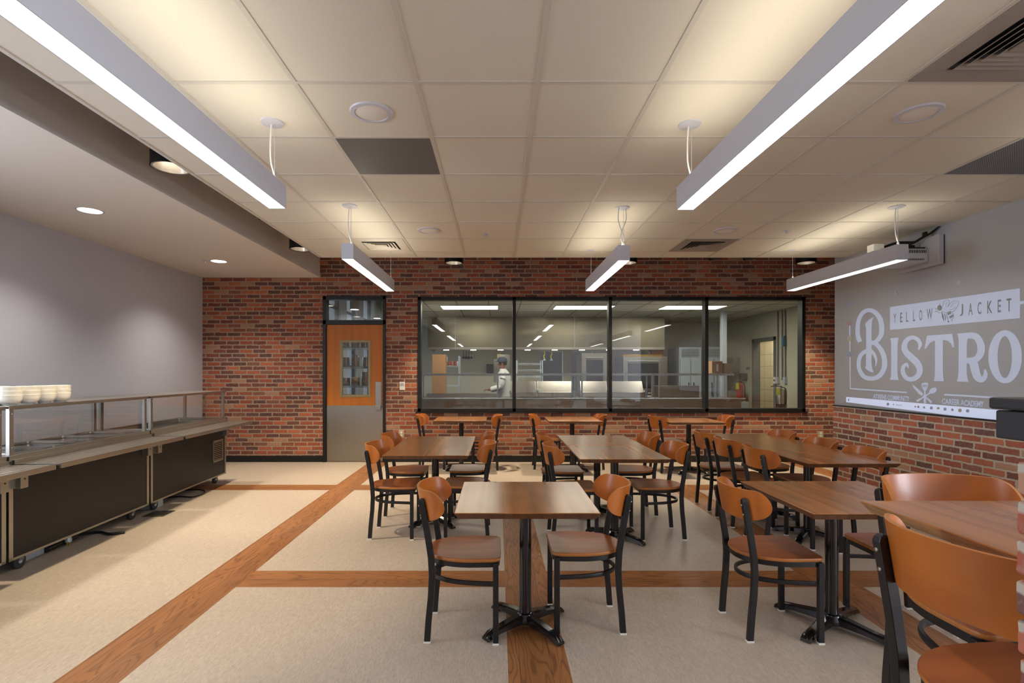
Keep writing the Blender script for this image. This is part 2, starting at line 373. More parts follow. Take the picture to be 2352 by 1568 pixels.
# brick wall with window and door openings
WX0, WX1, WZ0, WZ1 = -1.282, 4.935, 0.808, 2.648
DX0, DX1, DZ1 = -2.80, -1.797, 2.660
mb = MB(); T = 0.16
for a, b in (((XL, 0), (DX0, ZDECK)), ((DX0, DZ1), (DX1, ZDECK)), ((DX1, 0), (WX0, ZDECK)), ((WX0, 0), (WX1, WZ0)), ((WX0, WZ1), (WX1, ZDECK)), ((WX1, 0), (8.0, ZDECK))):
    mb.box((a[0], YW, a[1]), (b[0], YW + T, b[1]))
struct(mb.build('wall_back', 'brick'))
mb = MB(); y = YR
for wy in LWIN:
    mb.box((XL - 0.15, y, 0), (XL, wy - 0.75, ZDECK)); mb.box((XL - 0.15, wy - 0.75, 0), (XL, wy + 0.75, 0.6)); mb.box((XL - 0.15, wy - 0.75, 2.6), (XL, wy + 0.75, ZDECK)); y = wy + 0.75
mb.box((XL - 0.15, y, 0), (XL, YW + T, ZDECK)); struct(mb.build('wall_left', 'wall_paint'))
mb = MB(); mb.box((8.0, YE - 1, 0), (8.15, YW + T, ZDECK)); struct(mb.build('wall_side', 'wall_paint'))
# right wall mass: brick ledge below, painted wall above (one wall, two finishes)
LZ = 1.002
mb = MB(); y = YR
for wy in RWIN:
    mb.box((8.0, y, 0), (8.15, wy - 0.85, ZDECK)); mb.box((8.0, wy - 0.85, 0), (8.15, wy + 0.85, 0.8)); mb.box((8.0, wy - 0.85, 2.5), (8.15, wy + 0.85, ZDECK)); y = wy + 0.85
mb.box((8.0, y, 0), (8.15, 0.9, ZDECK)); struct(mb.build('wall_alcove', 'wall_paint'))
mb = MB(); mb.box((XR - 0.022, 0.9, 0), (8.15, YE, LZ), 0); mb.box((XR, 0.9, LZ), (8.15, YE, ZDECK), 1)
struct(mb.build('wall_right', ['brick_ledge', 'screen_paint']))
mb = MB(); mb.box((XR - 0.028, 0.9, LZ), (XR + 0.0, YE + 0.004, LZ + 0.016)); struct(mb.build('trim_1', 'black_metal', bevel=0.002))
mb = MB(); mb.box((XL - 0.15, YR - 0.15, 0), (8.15, YR, ZDECK)); struct(mb.build('wall_rear', 'wall_paint'))
# upper deck over the slots
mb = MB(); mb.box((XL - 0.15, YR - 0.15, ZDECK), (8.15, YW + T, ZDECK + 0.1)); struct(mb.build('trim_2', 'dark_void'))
# left soffit
mb = MB(); mb.box((XL, YR, SOF_Z), (SOF_X, YW, ZDECK))
for f in mb.b.faces:
    c = f.calc_center_median()
    if abs(c.z - SOF_Z) < 1e-4: f.material_index = 2
struct(mb.build('trim_3', ['fascia_paint', 'dark_void', 'soffit_paint']))
# tile ceiling
mb = MB(); mb.box((CE_X, YR, ZC), (XR, CE_Y, ZC + 0.03)); mb.box((XR, YR, ZC), (8.0, 0.9, ZC + 0.03))
g = 0.012
k = TX0 - 4 * TS
while k < XR:
    if k > CE_X: mb.box((k - g, YR, ZC - 0.004), (k + g, CE_Y, ZC), 1)
    k += TS
j = TY0 - 9 * TS
while j < CE_Y:
    if j > YR: mb.box((CE_X, j - g, ZC - 0.0042), (XR, j + g, ZC), 1)
    j += TS
mb.box((CE_X - 0.01, YR, ZC - 0.006), (CE_X + 0.012, CE_Y + 0.01, ZC + 0.06), 1); mb.box((CE_X - 0.01, CE_Y - 0.012, ZC - 0.006), (XR, CE_Y + 0.01, ZC + 0.06), 1)
mb.box((XR - 0.02, YR, ZC - 0.005), (XR, CE_Y, ZC), 1)
struct(mb.build('ceiling', ['ceiling_tile', 'tgrid']))
# baseboards
mb = MB(); mb.box((XL, YW - 0.014, 0), (DX0 - 0.0, YW, 0.10)); mb.box((DX1, YW - 0.014, 0), (8.0, YW, 0.10)); mb.box((XL, 7.05, 0), (XL + 0.012, YW, 0.10))
struct(mb.build('baseboard_back', 'black_frame', bevel=0.003))

# kitchen window: frame, mullions, panes
root = bpy.data.objects.new('window_1', None); COL.objects.link(root); root.location = (0, YW, 0); struct(root)
def WXp(px): return (px - 1143) * YW / F
mb = MB(); fr = 0.052
mb.box((WX0, -0.02, WZ0), (WX1, 0.12, WZ0 + fr)); mb.box((WX0, -0.02, WZ1 - fr), (WX1, 0.12, WZ1))
mb.box((WX0, -0.02, WZ0), (WX0 + fr, 0.12, WZ1)); mb.box((WX1 - fr, -0.02, WZ0), (WX1, 0.12, WZ1))
mull = [WXp(1181), WXp(1401.5), WXp(1622.5)]
for m_ in mull: mb.box((m_ - 0.027, -0.02, WZ0), (m_ + 0.027, 0.12, WZ1))
mb.build('frame', 'black_frame', root, bevel=0.003)
mb = MB(); mb.box((WX0 - 0.03, -0.035, WZ0 - 0.018), (WX1 + 0.03, 0.0, WZ0)); mb.build('sill', 'black_metal', root)
b_ = [WX0 + fr] + sum([[m_ - 0.027, m_ + 0.027] for m_ in mull], []) + [WX1 - fr]
for i in range(4):
    mb = MB(); mb.box((b_[2 * i], 0.045, WZ0 + fr), (b_[2 * i + 1], 0.051, WZ1 - fr)); mb.build('pane', 'window_glass', root)

# door with transom
root = bpy.data.objects.new('door_1', None); COL.objects.link(root); root.location = (0, YW, 0); struct(root)
mb = MB(); j = 0.052; LX0, LX1 = DX0 + j, DX1 - j + 0.01; TZ = 2.205
mb.box((DX0, -0.03, 0), (LX0, 0.13, DZ1)); mb.box((LX1, -0.03, 0), (DX1, 0.13, DZ1)); mb.box((DX0, -0.03, DZ1 - 0.055), (DX1, 0.13, DZ1)); mb.box((DX0, -0.03, TZ), (DX1, 0.13, TZ + 0.07))
mb.build('frame', 'black_frame', root, bevel=0.003)
mb = MB(); mb.box((LX0, 0.04, TZ + 0.07), (LX1, 0.046, DZ1 - 0.055)); mb.build('transom_pane', 'window_glass', root)
gx0, gx1, gz0, gz1 = -2.505, -2.068, 1.07, 1.925
mb = MB(); L0, L1, L2 = LX0 + 0.004, LX1 - 0.004, TZ - 0.004
for a, b in (((L0, 0.008), (gx0, L2)), ((gx1, 0.008), (L1, L2)), ((gx0, 0.008), (gx1, gz0)), ((gx0, gz1), (gx1, L2))): mb.box((a[0], 0.0, a[1]), (b[0], 0.044, b[1]))
leaf = mb.build('door_leaf', 'door_wood', root)
mb = MB(); q = 0.03
for a, b in (((gx0 - q, gz0 - q), (gx0 + 0.01, gz1 + q)), ((gx1 - 0.01, gz0 - q), (gx1 + q, gz1 + q)), ((gx0, gz0 - q), (gx1, gz0 + 0.01)), ((gx0, gz1 - 0.01), (gx1, gz1 + q))): mb.box((a[0], -0.008, a[1]), (b[0], 0.052, b[1]))
mb.build('lite_frame', 'lite_frame', leaf, bevel=0.002)
mb = MB(); mb.box((gx0, 0.02, gz0), (gx1, 0.026, gz1)); mb.build('lite_pane', 'window_glass', leaf)
mb = MB(); mb.box((L0 + 0.002, -0.004, 0.012), (L1 - 0.002, 0.0, 0.905)); mb.build('kick_plate', 'kick_steel', leaf)
mb = MB(); mb.box((-1.962, -0.006, 0.90), (-1.868, 0, 1.285)); o = mb.build('push_plate', 'steel_v', leaf, bevel=0.002)
mb = MB(); mb.box((-1.965, -0.055, 0.845), (-1.865, -0.012, 0.905)); mb.box((-1.95, -0.02, 0.82), (-1.88, -0.004, 0.90)); mb.build('handle', 'steel_v', leaf, bevel=0.006)
mb = MB(); mb.lathe([(0.021, 0), (0.021, 0.012), (0.012, 0.016)], n=20); o = mb.build('lock_cylinder', 'steel', leaf, smooth=True); o.rotation_euler = (PI / 2, 0, 0); o.location = (-1.915, -0.004, 1.235)

# small wall devices
def wallplate(px, py, w_, h_, name, label, cat, mat, detail):
    X = (px - 1143) * YW / F; z = HC - (py - 856) * YW / F
    r = thing(name, label, cat, (X, YW, z))
    mb = MB(); mb.box((-w_ / 2, -0.012, -h_ / 2), (w_ / 2, 0, h_ / 2)); mb.build('cover', mat, r, bevel=0.003)
    detail(r); return r
def d_out(r):
    for s_ in (0.022, -0.022):
        mb = MB(); mb.lathe([(0.017, 0), (0.017, 0.005)], n=18); o = mb.build('socket', 'white_plastic', r, smooth=True); o.rotation_euler = (PI / 2, 0, 0); o.location = (0, -0.012, s_)
def d_th(r): mb = MB(); mb.box((-0.03, -0.016, 0.005), (0.03, -0.012, 0.045)); mb.build('display', 'icon_grey', r)
wallplate(924, 886, 0.085, 0.13, 'thermostat', 'white wall thermostat between the wooden door and the kitchen window', 'thermostat', 'white_plastic', d_th)
wallplate(922, 996, 0.085, 0.125, 'wall_outlet', 'beige electrical outlet low on the brick wall next to the wooden door', 'outlet', 'outlet_beige', d_out)
wallplate(1884.5, 997.5, 0.085, 0.11, 'wall_outlet', 'beige electrical outlet on the brick wall close to its corner with the projection wall', 'outlet', 'outlet_beige', d_out)

# ------------------------------------------------------------------ ceiling fittings
def speaker(x, y, label):
    r = thing('ceiling_speaker', label, 'speaker', (x, y, ZC), 0, 'round speakers in the tile ceiling')
    mb = MB(); mb.lathe([(0.118, 0), (0.114, -0.008), (0.092, -0.010), (0.090, -0.004)], n=48, caps=False); mb.build('rim', 'lamp_white', r, smooth=True)
    mb = MB(); mb.lathe([(0.001, -0.014), (0.05, -0.013), (0.09, -0.006), (0.09, 0)], n=48); mb.build('grille', 'soffit_paint', r, smooth=True)
speaker(-0.705, 2.93, 'round speaker in the ceiling tile beside the grey perforated tile, before the pendants'); speaker(-0.703, 5.36, 'small round speaker in the ceiling between the door pendant and middle pendant')
speaker(2.36, 2.94, 'round speaker in the ceiling beside the large near square air diffuser'); speaker(2.33, 5.36, 'small round speaker in the ceiling directly before the far grey square diffuser')
def perf(ix, iy, label):
    x0 = TX0 + ix * TS; y0 = TY0 + iy * TS
    mb = MB(); mb.box((x0 + 0.012, y0 + 0.012, ZC - 0.005), (x0 + TS - 0.012, y0 + TS - 0.012, ZC)); o = mb.build('perforated_panel', 'perforated')
    tag(o, label, 'ceiling panel')
perf(-2, 1, 'grey perforated metal panel set in the ceiling behind the near round speaker'); perf(5, 1, 'grey perforated metal panel set in the ceiling by the projection wall')
def diffuser(ix, iy, mat, label):
    x0 = TX0 + ix * TS; y0 = TY0 + iy * TS; c = TS / 2
    r = thing('air_diffuser', label, 'air vent', (x0 + c, y0 + c, ZC), 0, 'square air diffusers in the tile ceiling')
    mb = MB(); h = 0.29; h1 = 0.19
    for a, b in (((-h, -h), (h, -h1)), ((-h, h1), (h, h)), ((-h, -h1), (-h1, h1)), ((h1, -h1), (h, h1))): mb.box((a[0], a[1], -0.008), (b[0], b[1], 0))
    mb.build('plate', mat, r, bevel=0.001)
    mb = MB(); mb.box((-h1, -h1, -0.0005), (h1, h1, 0.0)); mb.build('opening', 'black_frame', r)
    for i, s_ in enumerate((0.17, 0.135, 0.10, 0.065)):
        mb = MB(); zt, zb = -0.001, -0.016; w2 = 0.028
        for (ax, ay) in ((0, -1), (0, 1), (-1, 0), (1, 0)):
            def P(t, rr, z): return (t * rr, ay * rr, z) if ay else (ax * rr, t * rr, z)
            mb.poly([P(-1, s_, zb), P(1, s_, zb), P(1, s_ - w2, zt), P(-1, s_ - w2, zt)]); mb.poly([P(-1, s_ + 0.003, zb), P(1, s_ + 0.003, zb), P(1, s_ - w2 + 0.003, zt), P(-1, s_ - w2 + 0.003, zt)])
            mb.poly([P(-1, s_, zb), P(1, s_, zb), P(1, s_ + 0.003, zb), P(-1, s_ + 0.003, zb)])
        mb.build('louvre', mat, r)
    mb = MB(); mb.box((-0.036, -0.036, -0.012), (0.036, 0.036, -0.001)); mb.build('centre_plate', mat, r, bevel=0.002)
diffuser(-3, 5, 'diffuser_cream', 'cream square air diffuser in the ceiling above the short pendant by the door')
diffuser(3, 5, 'diffuser_grey', 'grey square air diffuser at the far end of the ceiling by the kitchen window')
diffuser(3, -1, 'diffuser_grey', 'large-looking near grey square air diffuser with stepped louvres, dark inside')
def sprinkler(x, y, z, label):
    r = thing('sprinkler_head', label, 'sprinkler', (x, y, z), 0)
    mb = MB(); mb.lathe([(0.036, 0), (0.034, -0.004), (0.012, -0.005)], n=24); mb.build('escutcheon', 'lamp_white', r, smooth=True)
    mb = MB(); mb.lathe([(0.01, 0), (0.008, -0.025), (0.016, -0.028), (0.016, -0.031)], n=16); mb.build('deflector', 'lamp_white', r, smooth=True)
sprinkler(2.96, 5.37, ZC, 'small white sprinkler head in the ceiling near the projection wall')
sprinkler(-3.99, 7.14, SOF_Z, 'small sprinkler head in the low soffit beside its far downlight')
sprinkler(-0.13, 5.5, ZC, 'small white sprinkler head in the ceiling over the middle of the room')

def pendant(x, y0, y1, label, cords, rot=0):
    r = thing('linear_pendant', label, 'pendant light', (x, y0, ZC), rot, 'long white linear pendant lights')
    L = y1 - y0; zb = HC + 0.977 - ZC; zt = zb + 0.135; w_ = 0.051
    mb = MB()
    mb.box((-w_, 0, zb), (-w_ + 0.004, L, zt)); mb.box((w_ - 0.004, 0, zb), (w_, L, zt)); mb.box((-w_ + 0.004, 0, zb), (w_ - 0.004, 0.004, zt)); mb.box((-w_ + 0.004, L - 0.004, zb), (w_ - 0.004, L, zt))
    mb.box((-w_ + 0.004, 0.004, zb + 0.05), (w_ - 0.004, L - 0.004, zb + 0.09))
    mb.build('housing', 'lamp_white', r)
    mb = MB(); mb.box((-w_ + 0.004, 0.004, zb + 0.002), (w_ - 0.004, L - 0.004, zb + 0.006)); mb.build('lower_diffuser', 'led_down', r)
    mb = MB(); mb.box((-w_ + 0.01, 0.01, zt - 0.02), (w_ - 0.01, L - 0.01, zt - 0.016)); mb.build('upper_diffuser', 'led_up', r)
    for e, yy in enumerate((0.07, L - 0.02) if y0 > 4 else (0.07, L - 0.07)):
        rc = 0.045 if e and y0 > 4 else 0.066; mb = MB(); mb.lathe([(rc, 0), (rc - 0.002, -0.006), (0.01, -0.012)], c=(0, yy, 0), n=32); mb.build('canopy', 'lamp_white', r, smooth=True)
        mb = MB(); mb.tube([(0.012, yy, -0.01), (0.012, yy, zt)], 0.0016, n=6); mb.box((0.006, yy - 0.006, zt), (0.018, yy + 0.006, zt + 0.035)); mb.build('suspension_wire', 'steel_light', r)
        n_ = cords[e]
        for c in range(n_):
            sg = -1 if c == 0 else 1
            mb = MB(); mb.tube(smooth_path([(sg * 0.03, yy, -0.01), (sg * 0.035, yy, -0.10), (sg * 0.004 - 0.004, yy, -0.2), (sg * -0.012, yy, -0.27), (sg * 0.012, yy, zt + 0.0)]) if n_ > 1 else smooth_path([(-0.006, yy, -0.01), (-0.012, yy, -0.12), (-0.01, yy, -0.22), (0.006, yy, -0.29), (0.024, yy, zt)]), 0.0048, n=8); mb.build('power_cord', 'white_plastic', r, smooth=True)
pendant(-1.31, 0.95, 3.12, 'large near white linear pendant over the serving side', (0, 1))
pendant(1.125, 0.95, 3.145, 'large near white linear pendant over the front tables', (0, 1))
pendant(-1.29, 4.50, 6.29, 'short-looking white linear pendant hanging in front of the wooden door', (1, 0))
pendant(1.10, 4.56, 6.26, 'white linear pendant on two twisted cords before the kitchen window', (2, 0))
pendant(3.50, 4.53, 6.26, 'white linear pendant hanging beside the projector and projection wall', (1, 0))

pendant(3.50, 0.95, 3.12, 'white linear pendant over the bar table', (0, 1))
for xx in (-1.31, 1.125, 3.50): pendant(xx, -2.75, -0.6, 'unseen linear pendant added as fill behind the camera, ' + {-1.31: 'serving side', 1.125: 'middle', 3.50: 'projection side'}[xx], (0, 1))  # rear row added out of view as fill light

def can(x, y, label, d=0.27, h=0.55, zb=3.03):
    r = thing('cylinder_downlight', label, 'downlight', (x, y, zb), 0, 'black cylinder downlights in the ceiling slots')
    R = d / 2
    mb = MB(); mb.lathe([(R, 0), (R, h), (R - 0.006, h), (R - 0.006, 0.006), (R - 0.006, 0)], n=40, caps=False); mb.lathe([(0.001, h), (R, h)], n=40, caps=False); mb.build('housing', 'black_frame', r, smooth=True)
    mb = MB(); mb.lathe([(R - 0.006, 0.0), (R - 0.022, 0.002), (R - 0.024, 0.012), (R - 0.05, 0.10)], n=40, caps=False); mb.build('reflector', 'steel', r, smooth=True)
    mb = MB(); mb.lathe([(0.001, 0.10), (R - 0.05, 0.10), (R - 0.05, 0.104), (0.001, 0.104)], n=32); mb.build('lamp', 'can_glow', r)
    mb = MB(); mb.tube([(0, 0, h), (0, 0, ZDECK - zb)], 0.012); mb.build('stem', 'black_frame', r)
    spot('can_beam', (x, y, zb + 0.09), S_SPOT * 1.5, (1.0, 0.82, 0.56), 82, 0.45, 0.05)
can(-2.55, 4.10, 'black cylinder downlight in the slot beside the near long pendant', 0.29)
can(-2.56, 6.80, 'black cylinder downlight at the far end of the slot, by the soffit corner')
can(-0.64, 7.65, 'black cylinder downlight above the door end of the kitchen window')
can(1.90, 7.65, 'black cylinder downlight half hidden behind the twin-cord pendant')
can(4.50, 7.65, 'black cylinder downlight above the brick wall next to the projection wall')
# track heads up in the slots
def track(x, y, z, rz, label):
    r = thing('track_lamp', label, 'track light', (x, y, z), rz)
    mb = MB(); mb.tube([(0, 0, 0), (0.18, 0, -0.03)], 0.045, n=16); mb.build('head', 'black_frame', r, smooth=True)
    mb = MB(); mb.tube([(0.06, 0, 0), (0.06, 0, ZDECK - z)], 0.01, n=8); mb.build('stem', 'black_frame', r)
track(-2.75, 6.05, 3.24, 0.2, 'black lamp head high in the slot between the two cylinder downlights')
track(3.25, 7.6, 3.13, PI, 'black lamp head peeking below the ceiling edge, farther from the corner')
track(3.75, 7.6, 3.13, PI, 'black lamp head peeking below the ceiling edge, next to the corner cylinder downlight')
def rec(x, y, label):
    r = thing('recessed_downlight', label, 'downlight', (x, y, SOF_Z), 0, 'recessed downlights in the soffit')
    mb = MB(); mb.lathe([(0.115, 0), (0.112, -0.004), (0.098, -0.004), (0.096, 0)], n=40, caps=False); mb.build('trim_ring', 'lamp_white', r, smooth=True)
    mb = MB(); mb.lathe([(0.001, -0.001), (0.096, -0.001), (0.096, -0.0002), (0.001, -0.0002)], n=40); mb.build('lens', 'rec_glow', r)
    spot('soffit_beam', (x, y, SOF_Z - 0.02), S_SPOT * 0.6, (1.0, 0.92, 0.82), 120, 0.8, 0.08)
rec(-3.85, 4.95, 'round recessed downlight in the soffit over the serving counters, nearer one'); rec(-3.83, 7.2, 'round recessed downlight in the soffit close to the brick wall')
rec(-3.85, 2.6, 'round recessed downlight in the soffit above the nearest serving counter')

# ------------------------------------------------------------------ chairs
def seat_outline(n=56):
    pts = []
    for i in range(n):
        a = 2 * PI * i / n; c, s_ = math.cos(a), math.sin(a)
        # back half: ellipse; front half: squared off
        if c <= 0: x = 0.055 + 0.262 * (-abs(c) ** 0.92); y = 0.203 * math.copysign(abs(s_) ** 0.92, s_)
        else:
            e = 0.20; x = 0.055 + 0.152 * abs(c) ** e; y = 0.203 * math.copysign(abs(s_) ** 0.16, s_)
            y *= 1 - 0.03 * (x - 0.055) / 0.152
        pts.append((x, y))
    return pts
def resample(p, n):
    q = [Vector((x, y)) for x, y in p] ; q.append(q[0]); L = [0]
    for a_, b_ in zip(q, q[1:]): L.append(L[-1] + (b_ - a_).length)
    out = []; k = 0
    for i in range(n):
        d_ = L[-1] * i / n
        while L[k + 1] < d_: k += 1
        t_ = (d_ - L[k]) / max(1e-9, L[k + 1] - L[k]); v_ = q[k].lerp(q[k + 1], t_); out.append((v_.x, v_.y))
    return out
SO = resample(seat_outline(720), 72)
def make_chair(name, label, cat, base, group):
    dz = base - 0.452
    t = thing(name, label, cat, (0, 0, 0), 0, group); cx = 0.02
    # seat: scooped plywood panel
    mb = MB(); rings = []
    def ring(k, z): return [Vector((cx + (x - cx) * k, y * k, z)) for x, y in SO]
    zs = base
    rings.append(ring(0.90, zs - 0.021)); rings.append(ring(0.975, zs - 0.020)); rings.append(ring(1.0, zs - 0.012)); rings.append(ring(0.997, zs - 0.003)); rings.append(ring(0.985, zs))
    for k in (0.93, 0.82, 0.68, 0.52, 0.36, 0.2, 0.05): rings.append(ring(k, zs - 0.011 * (1 - (k / 0.985) ** 2.2)))
    mb.rings(rings)
    mb.b.faces.ensure_lookup_table()
    for i_ in range(3 * 72): mb.b.faces[i_].material_index = 1
    mb.build('seat', ['seat_wood', 'ply_edge'], t, smooth=50)
    # flat band under the seat
    mb = MB(); ft = [(0.93 * (x - cx) + cx, y * 0.93) for x, y in SO]
    mb.sweep([(x, y, zs - 0.034) for x, y in ft], [(-0.008, -0.013), (0.008, -0.013), (0.008, 0.013), (-0.008, 0.013)], closed=True); mb.build('seat_frame', 'black_metal', t, smooth=40)
    # stretcher hoop from the front legs round the back
    mb = MB(); zr = base - 0.137; pa = [(0.178, -0.187), (0.10, -0.180), (0.0, -0.163), (-0.09, -0.128), (-0.15, -0.07), (-0.170, 0.0)]; pa += [(x, -y) for x, y in pa[-2::-1]]
    mb.sweep(smooth_path([(x, y, zr) for x, y in pa], 5), [(-0.006, -0.011), (0.006, -0.011), (0.008, 0.0), (0.006, 0.011), (-0.006, 0.011), (-0.008, 0)]); mb.build('stretcher', 'black_metal', t, smooth=40)
    if dz > 0.1:
        mb = MB(); mb.sweep(smooth_path([(x, y, 0.20) for x, y in pa], 5), [(-0.006, -0.011), (0.006, -0.011), (0.008, 0.0), (0.006, 0.011), (-0.006, 0.011), (-0.008, 0)]); mb.build('footrest', 'black_metal', t, smooth=40)
    hw, hd = 0.0125, 0.0150
    for sg in (-1, 1):
        mb = MB(); y = 0.192 * sg
        mb.rings([[(0.180 + a, y + b, z) for a, b in ((-hd, -hw), (hd, -hw), (hd, hw), (-hd, hw))] for z in (0.006, base - 0.024)])
        leg = mb.build('leg', 'black_metal', t, bevel=0.003)
        mb = MB(); mb.box((0.180 - hd - 0.001, y - hw - 0.001, 0), (0.180 + hd + 0.001, y + hw + 0.001, 0.010)); mb.build('glide', 'white_plastic', leg)
    R = 0.275
    for sg in (-1, 1):
        mb = MB(); y = 0.172 * sg; pts = []
        prof = [(-0.184, 0.006), (-0.176, 0.12), (-0.163, 0.25), (-0.158, 0.36), (-0.163, 0.45), (-0.178, 0.55), (-0.196, 0.65), (-0.214, 0.745)]
        for x, z in prof: pts.append((x, z if z < 0.1 else z + dz))
        if dz > 0.1: pts.insert(1, (-0.18, 0.3)); pts.insert(1, (-0.183, 0.1))
        rr = []
        for i, (x, z) in enumerate(pts):
            h = 0.0165 if i < len(pts) - 1 else 0.0165
            rr.append([(x - h, y - 0.0125, z), (x + h, y - 0.0125, z), (x + h, y + 0.0125, z), (x - h, y + 0.0125, z)])
        x, z = pts[-1]
        rr.append([(x - 0.013, y - 0.0115, z + 0.012), (x + 0.012, y - 0.0115, z + 0.012), (x + 0.012, y + 0.0115, z + 0.012), (x - 0.013, y + 0.0115, z + 0.012)])
        rr.append([(x - 0.004, y - 0.009, z + 0.019), (x + 0.006, y - 0.009, z + 0.019), (x + 0.006, y + 0.009, z + 0.019), (x - 0.004, y + 0.009, z + 0.019)])
        mb.rings(rr)
        leg = mb.build('rear_leg', 'black_metal', t, bevel=0.003)
        mb = MB(); mb.box((-0.184 - 0.018, y - 0.0135, 0), (-0.184 + 0.018, y + 0.0135, 0.010)); mb.build('glide', 'white_plastic', leg)
        for zz in (0.675, 0.725):
            mb = MB(); mb.lathe([(0.006, 0), (0.005, 0.003), (0.001, 0.004)], n=10); o = mb.build('screw', 'steel', leg, smooth=True)
            xx = -0.196 - 0.018 * (zz - 0.65) / 0.095 - 0.0165 - 0.001; o.location = (xx, y, zz + dz); o.rotation_euler = (0, -PI / 2, 0)
    # curved backrest band
    mb = MB(); N = 48; th = 0.0060; front = []; back = []; lean = -0.19; J = 8
    def plan(q): return Vector((-0.2395 + 0.150 * abs(q) ** 2.13, 0.215 * math.sin(q * 1.461) / math.sin(1.461)))
    tab = [(0.0, 0.0)]; e_ = 1e-3
    for k in range(1, 401): tab.append((k / 400, tab[-1][1] + (plan(k / 400) - plan((k - 1) / 400)).length))
    LT = tab[-1][1]
    for i in range(N + 1):
        s_ = math.sin((-1 + 2 * i / N) * PI / 2) * 0.9995; l = abs(s_) * LT; k = min(range(401), key=lambda m_: abs(tab[m_][1] - l)); q = math.copysign(tab[k][0], s_)
        p0 = plan(q); tg = (plan(q + e_) - plan(q - e_)).normalized(); nn = Vector((tg.y, -tg.x))   # towards the sitter
        ct = max(0.0, (l - (LT - 0.080)) / 0.080); cb = max(0.0, (l - (LT - 0.150)) / 0.150)
        ht = 0.080 * max(0.0, 1 - ct ** 2.0) ** 0.5 + 0.001; hb = 0.084 * max(0.0, 1 - cb ** 2.0) ** 0.5 + 0.001
        fr_, bk_ = [], []
        for jj in range(J + 1):
            v = jj / J; z = 0.727 + dz - hb + (ht + hb) * v
            for lst, r in ((fr_, th), (bk_, -th)):
                lst.append(Vector((p0.x + nn.x * r + lean * (z - 0.727 - dz), p0.y + nn.y * r, z)))
        front.append(fr_); back.append(bk_)
    rg = [front[i] + back[i][::-1] for i in range(N + 1)]
    mb.rings(rg); mb.b.faces.ensure_lookup_table(); n2 = 2 * (J + 1)
    for i in range(N * n2):
        if i % n2 in (J, n2 - 1): mb.b.faces[i].material_index = 1
    o = mb.build('backrest', ['chair_wood', 'ply_edge'], t, smooth=50)
    return t
chairs = [  # x, y, facing(deg), label
 (-0.19, 2.955, 0, 'chair at the nearest small table, on the side toward the serving counters', 0),
 (0.503, 3.045, 180, 'chair facing it across the nearest single table, back toward the twin tables', 0),
 (-0.915, 4.68, 0, 'chair on the counter side of the four-chair table, nearer one', 0),
 (-0.93, 5.37, 0, 'chair on the counter side of the four-chair table, nearer the door', 0),
 (-0.27, 4.72, 180, 'chair on the inner side of the four-chair table, nearer one', 0),
 (-0.28, 5.42, 180, 'chair on the inner side of the four-chair table, farther one', 0),
 (0.65, 4.59, 0, 'chair on the door side of the nearer of the two joined tables', 0),
 (0.65, 5.36, 0, 'chair on the door side of the farther of the two joined tables', 0),
 (1.415, 4.655, 180, 'chair with glossy back at the nearer joined table, whole legs visible', 0),
 (1.40, 5.40, 180, 'chair at the farther joined table, back just behind the glossy one', 0),
 (1.525, 2.96, 0, 'chair showing its wide orange back at the table before the bar table', 0),
 (2.31, 3.01, 180, 'chair half hidden by the bar table, seat corner and legs showing', 0),
 (2.365, 5.575, 0, 'farthest of three chairs on the near side of the long communal table', 0),
 (2.355, 5.02, 0, 'middle of three chairs on the near side of the long communal table', 0),
 (2.36, 4.42, 0, 'closest of three chairs on the near side of the long communal table', 0),
 (2.90, 5.62, 180, 'farthest of three chairs on the brick ledge side of the long communal table', 0),
 (2.885, 4.92, 180, 'middle of three chairs on the brick ledge side of the long communal table', 0),
 (2.89, 4.34, 180, 'closest of three chairs on the brick ledge side of the long communal table', 0),
 (-0.965, 7.88, 0, 'chair on the door side of the wall table closest to the door', 0),
 (-0.185, 7.80, 180, 'chair on the inner side of the wall table closest to the door', 0),
 (0.725, 7.87, 0, 'chair on the door side of the middle wall table under the window', 0),
 (1.37, 7.86, 180, 'chair on the projection side of the middle wall table under the window', 0),
 (2.47, 7.62, 10, 'chair on the door side of the wall table nearest the projection wall', 0),
 (3.19, 7.70, 172, 'chair on the projection side of the wall table nearest the projection wall', 0)]
GC = 'metal-legged wooden cafe chairs'
proto = make_chair('dining_chair', 'black metal ' + chairs[0][3], 'chair', 0.452, GC)
for i, (x, y, a, lb, _) in enumerate(chairs):
    if i == 0: proto.location = (x, y, 0); proto.rotation_euler = (0, 0, 0)
    else: dup(proto, (x, y, 0), math.radians(a), 'black metal ' + lb)
GS = 'tall wooden bar stools with backs'
st = make_chair('bar_stool', 'closest stool, wide orange wooden back, beside the brick pillar', 'bar stool', 0.71, GS)
st.location = (1.210, 1.190, 0); st.rotation_euler = (0, 0, math.radians(8))
dup(st, (1.53, 1.645, 0), -PI / 2, 'stool beyond the bar table, dark wooden back rising above the tabletop')

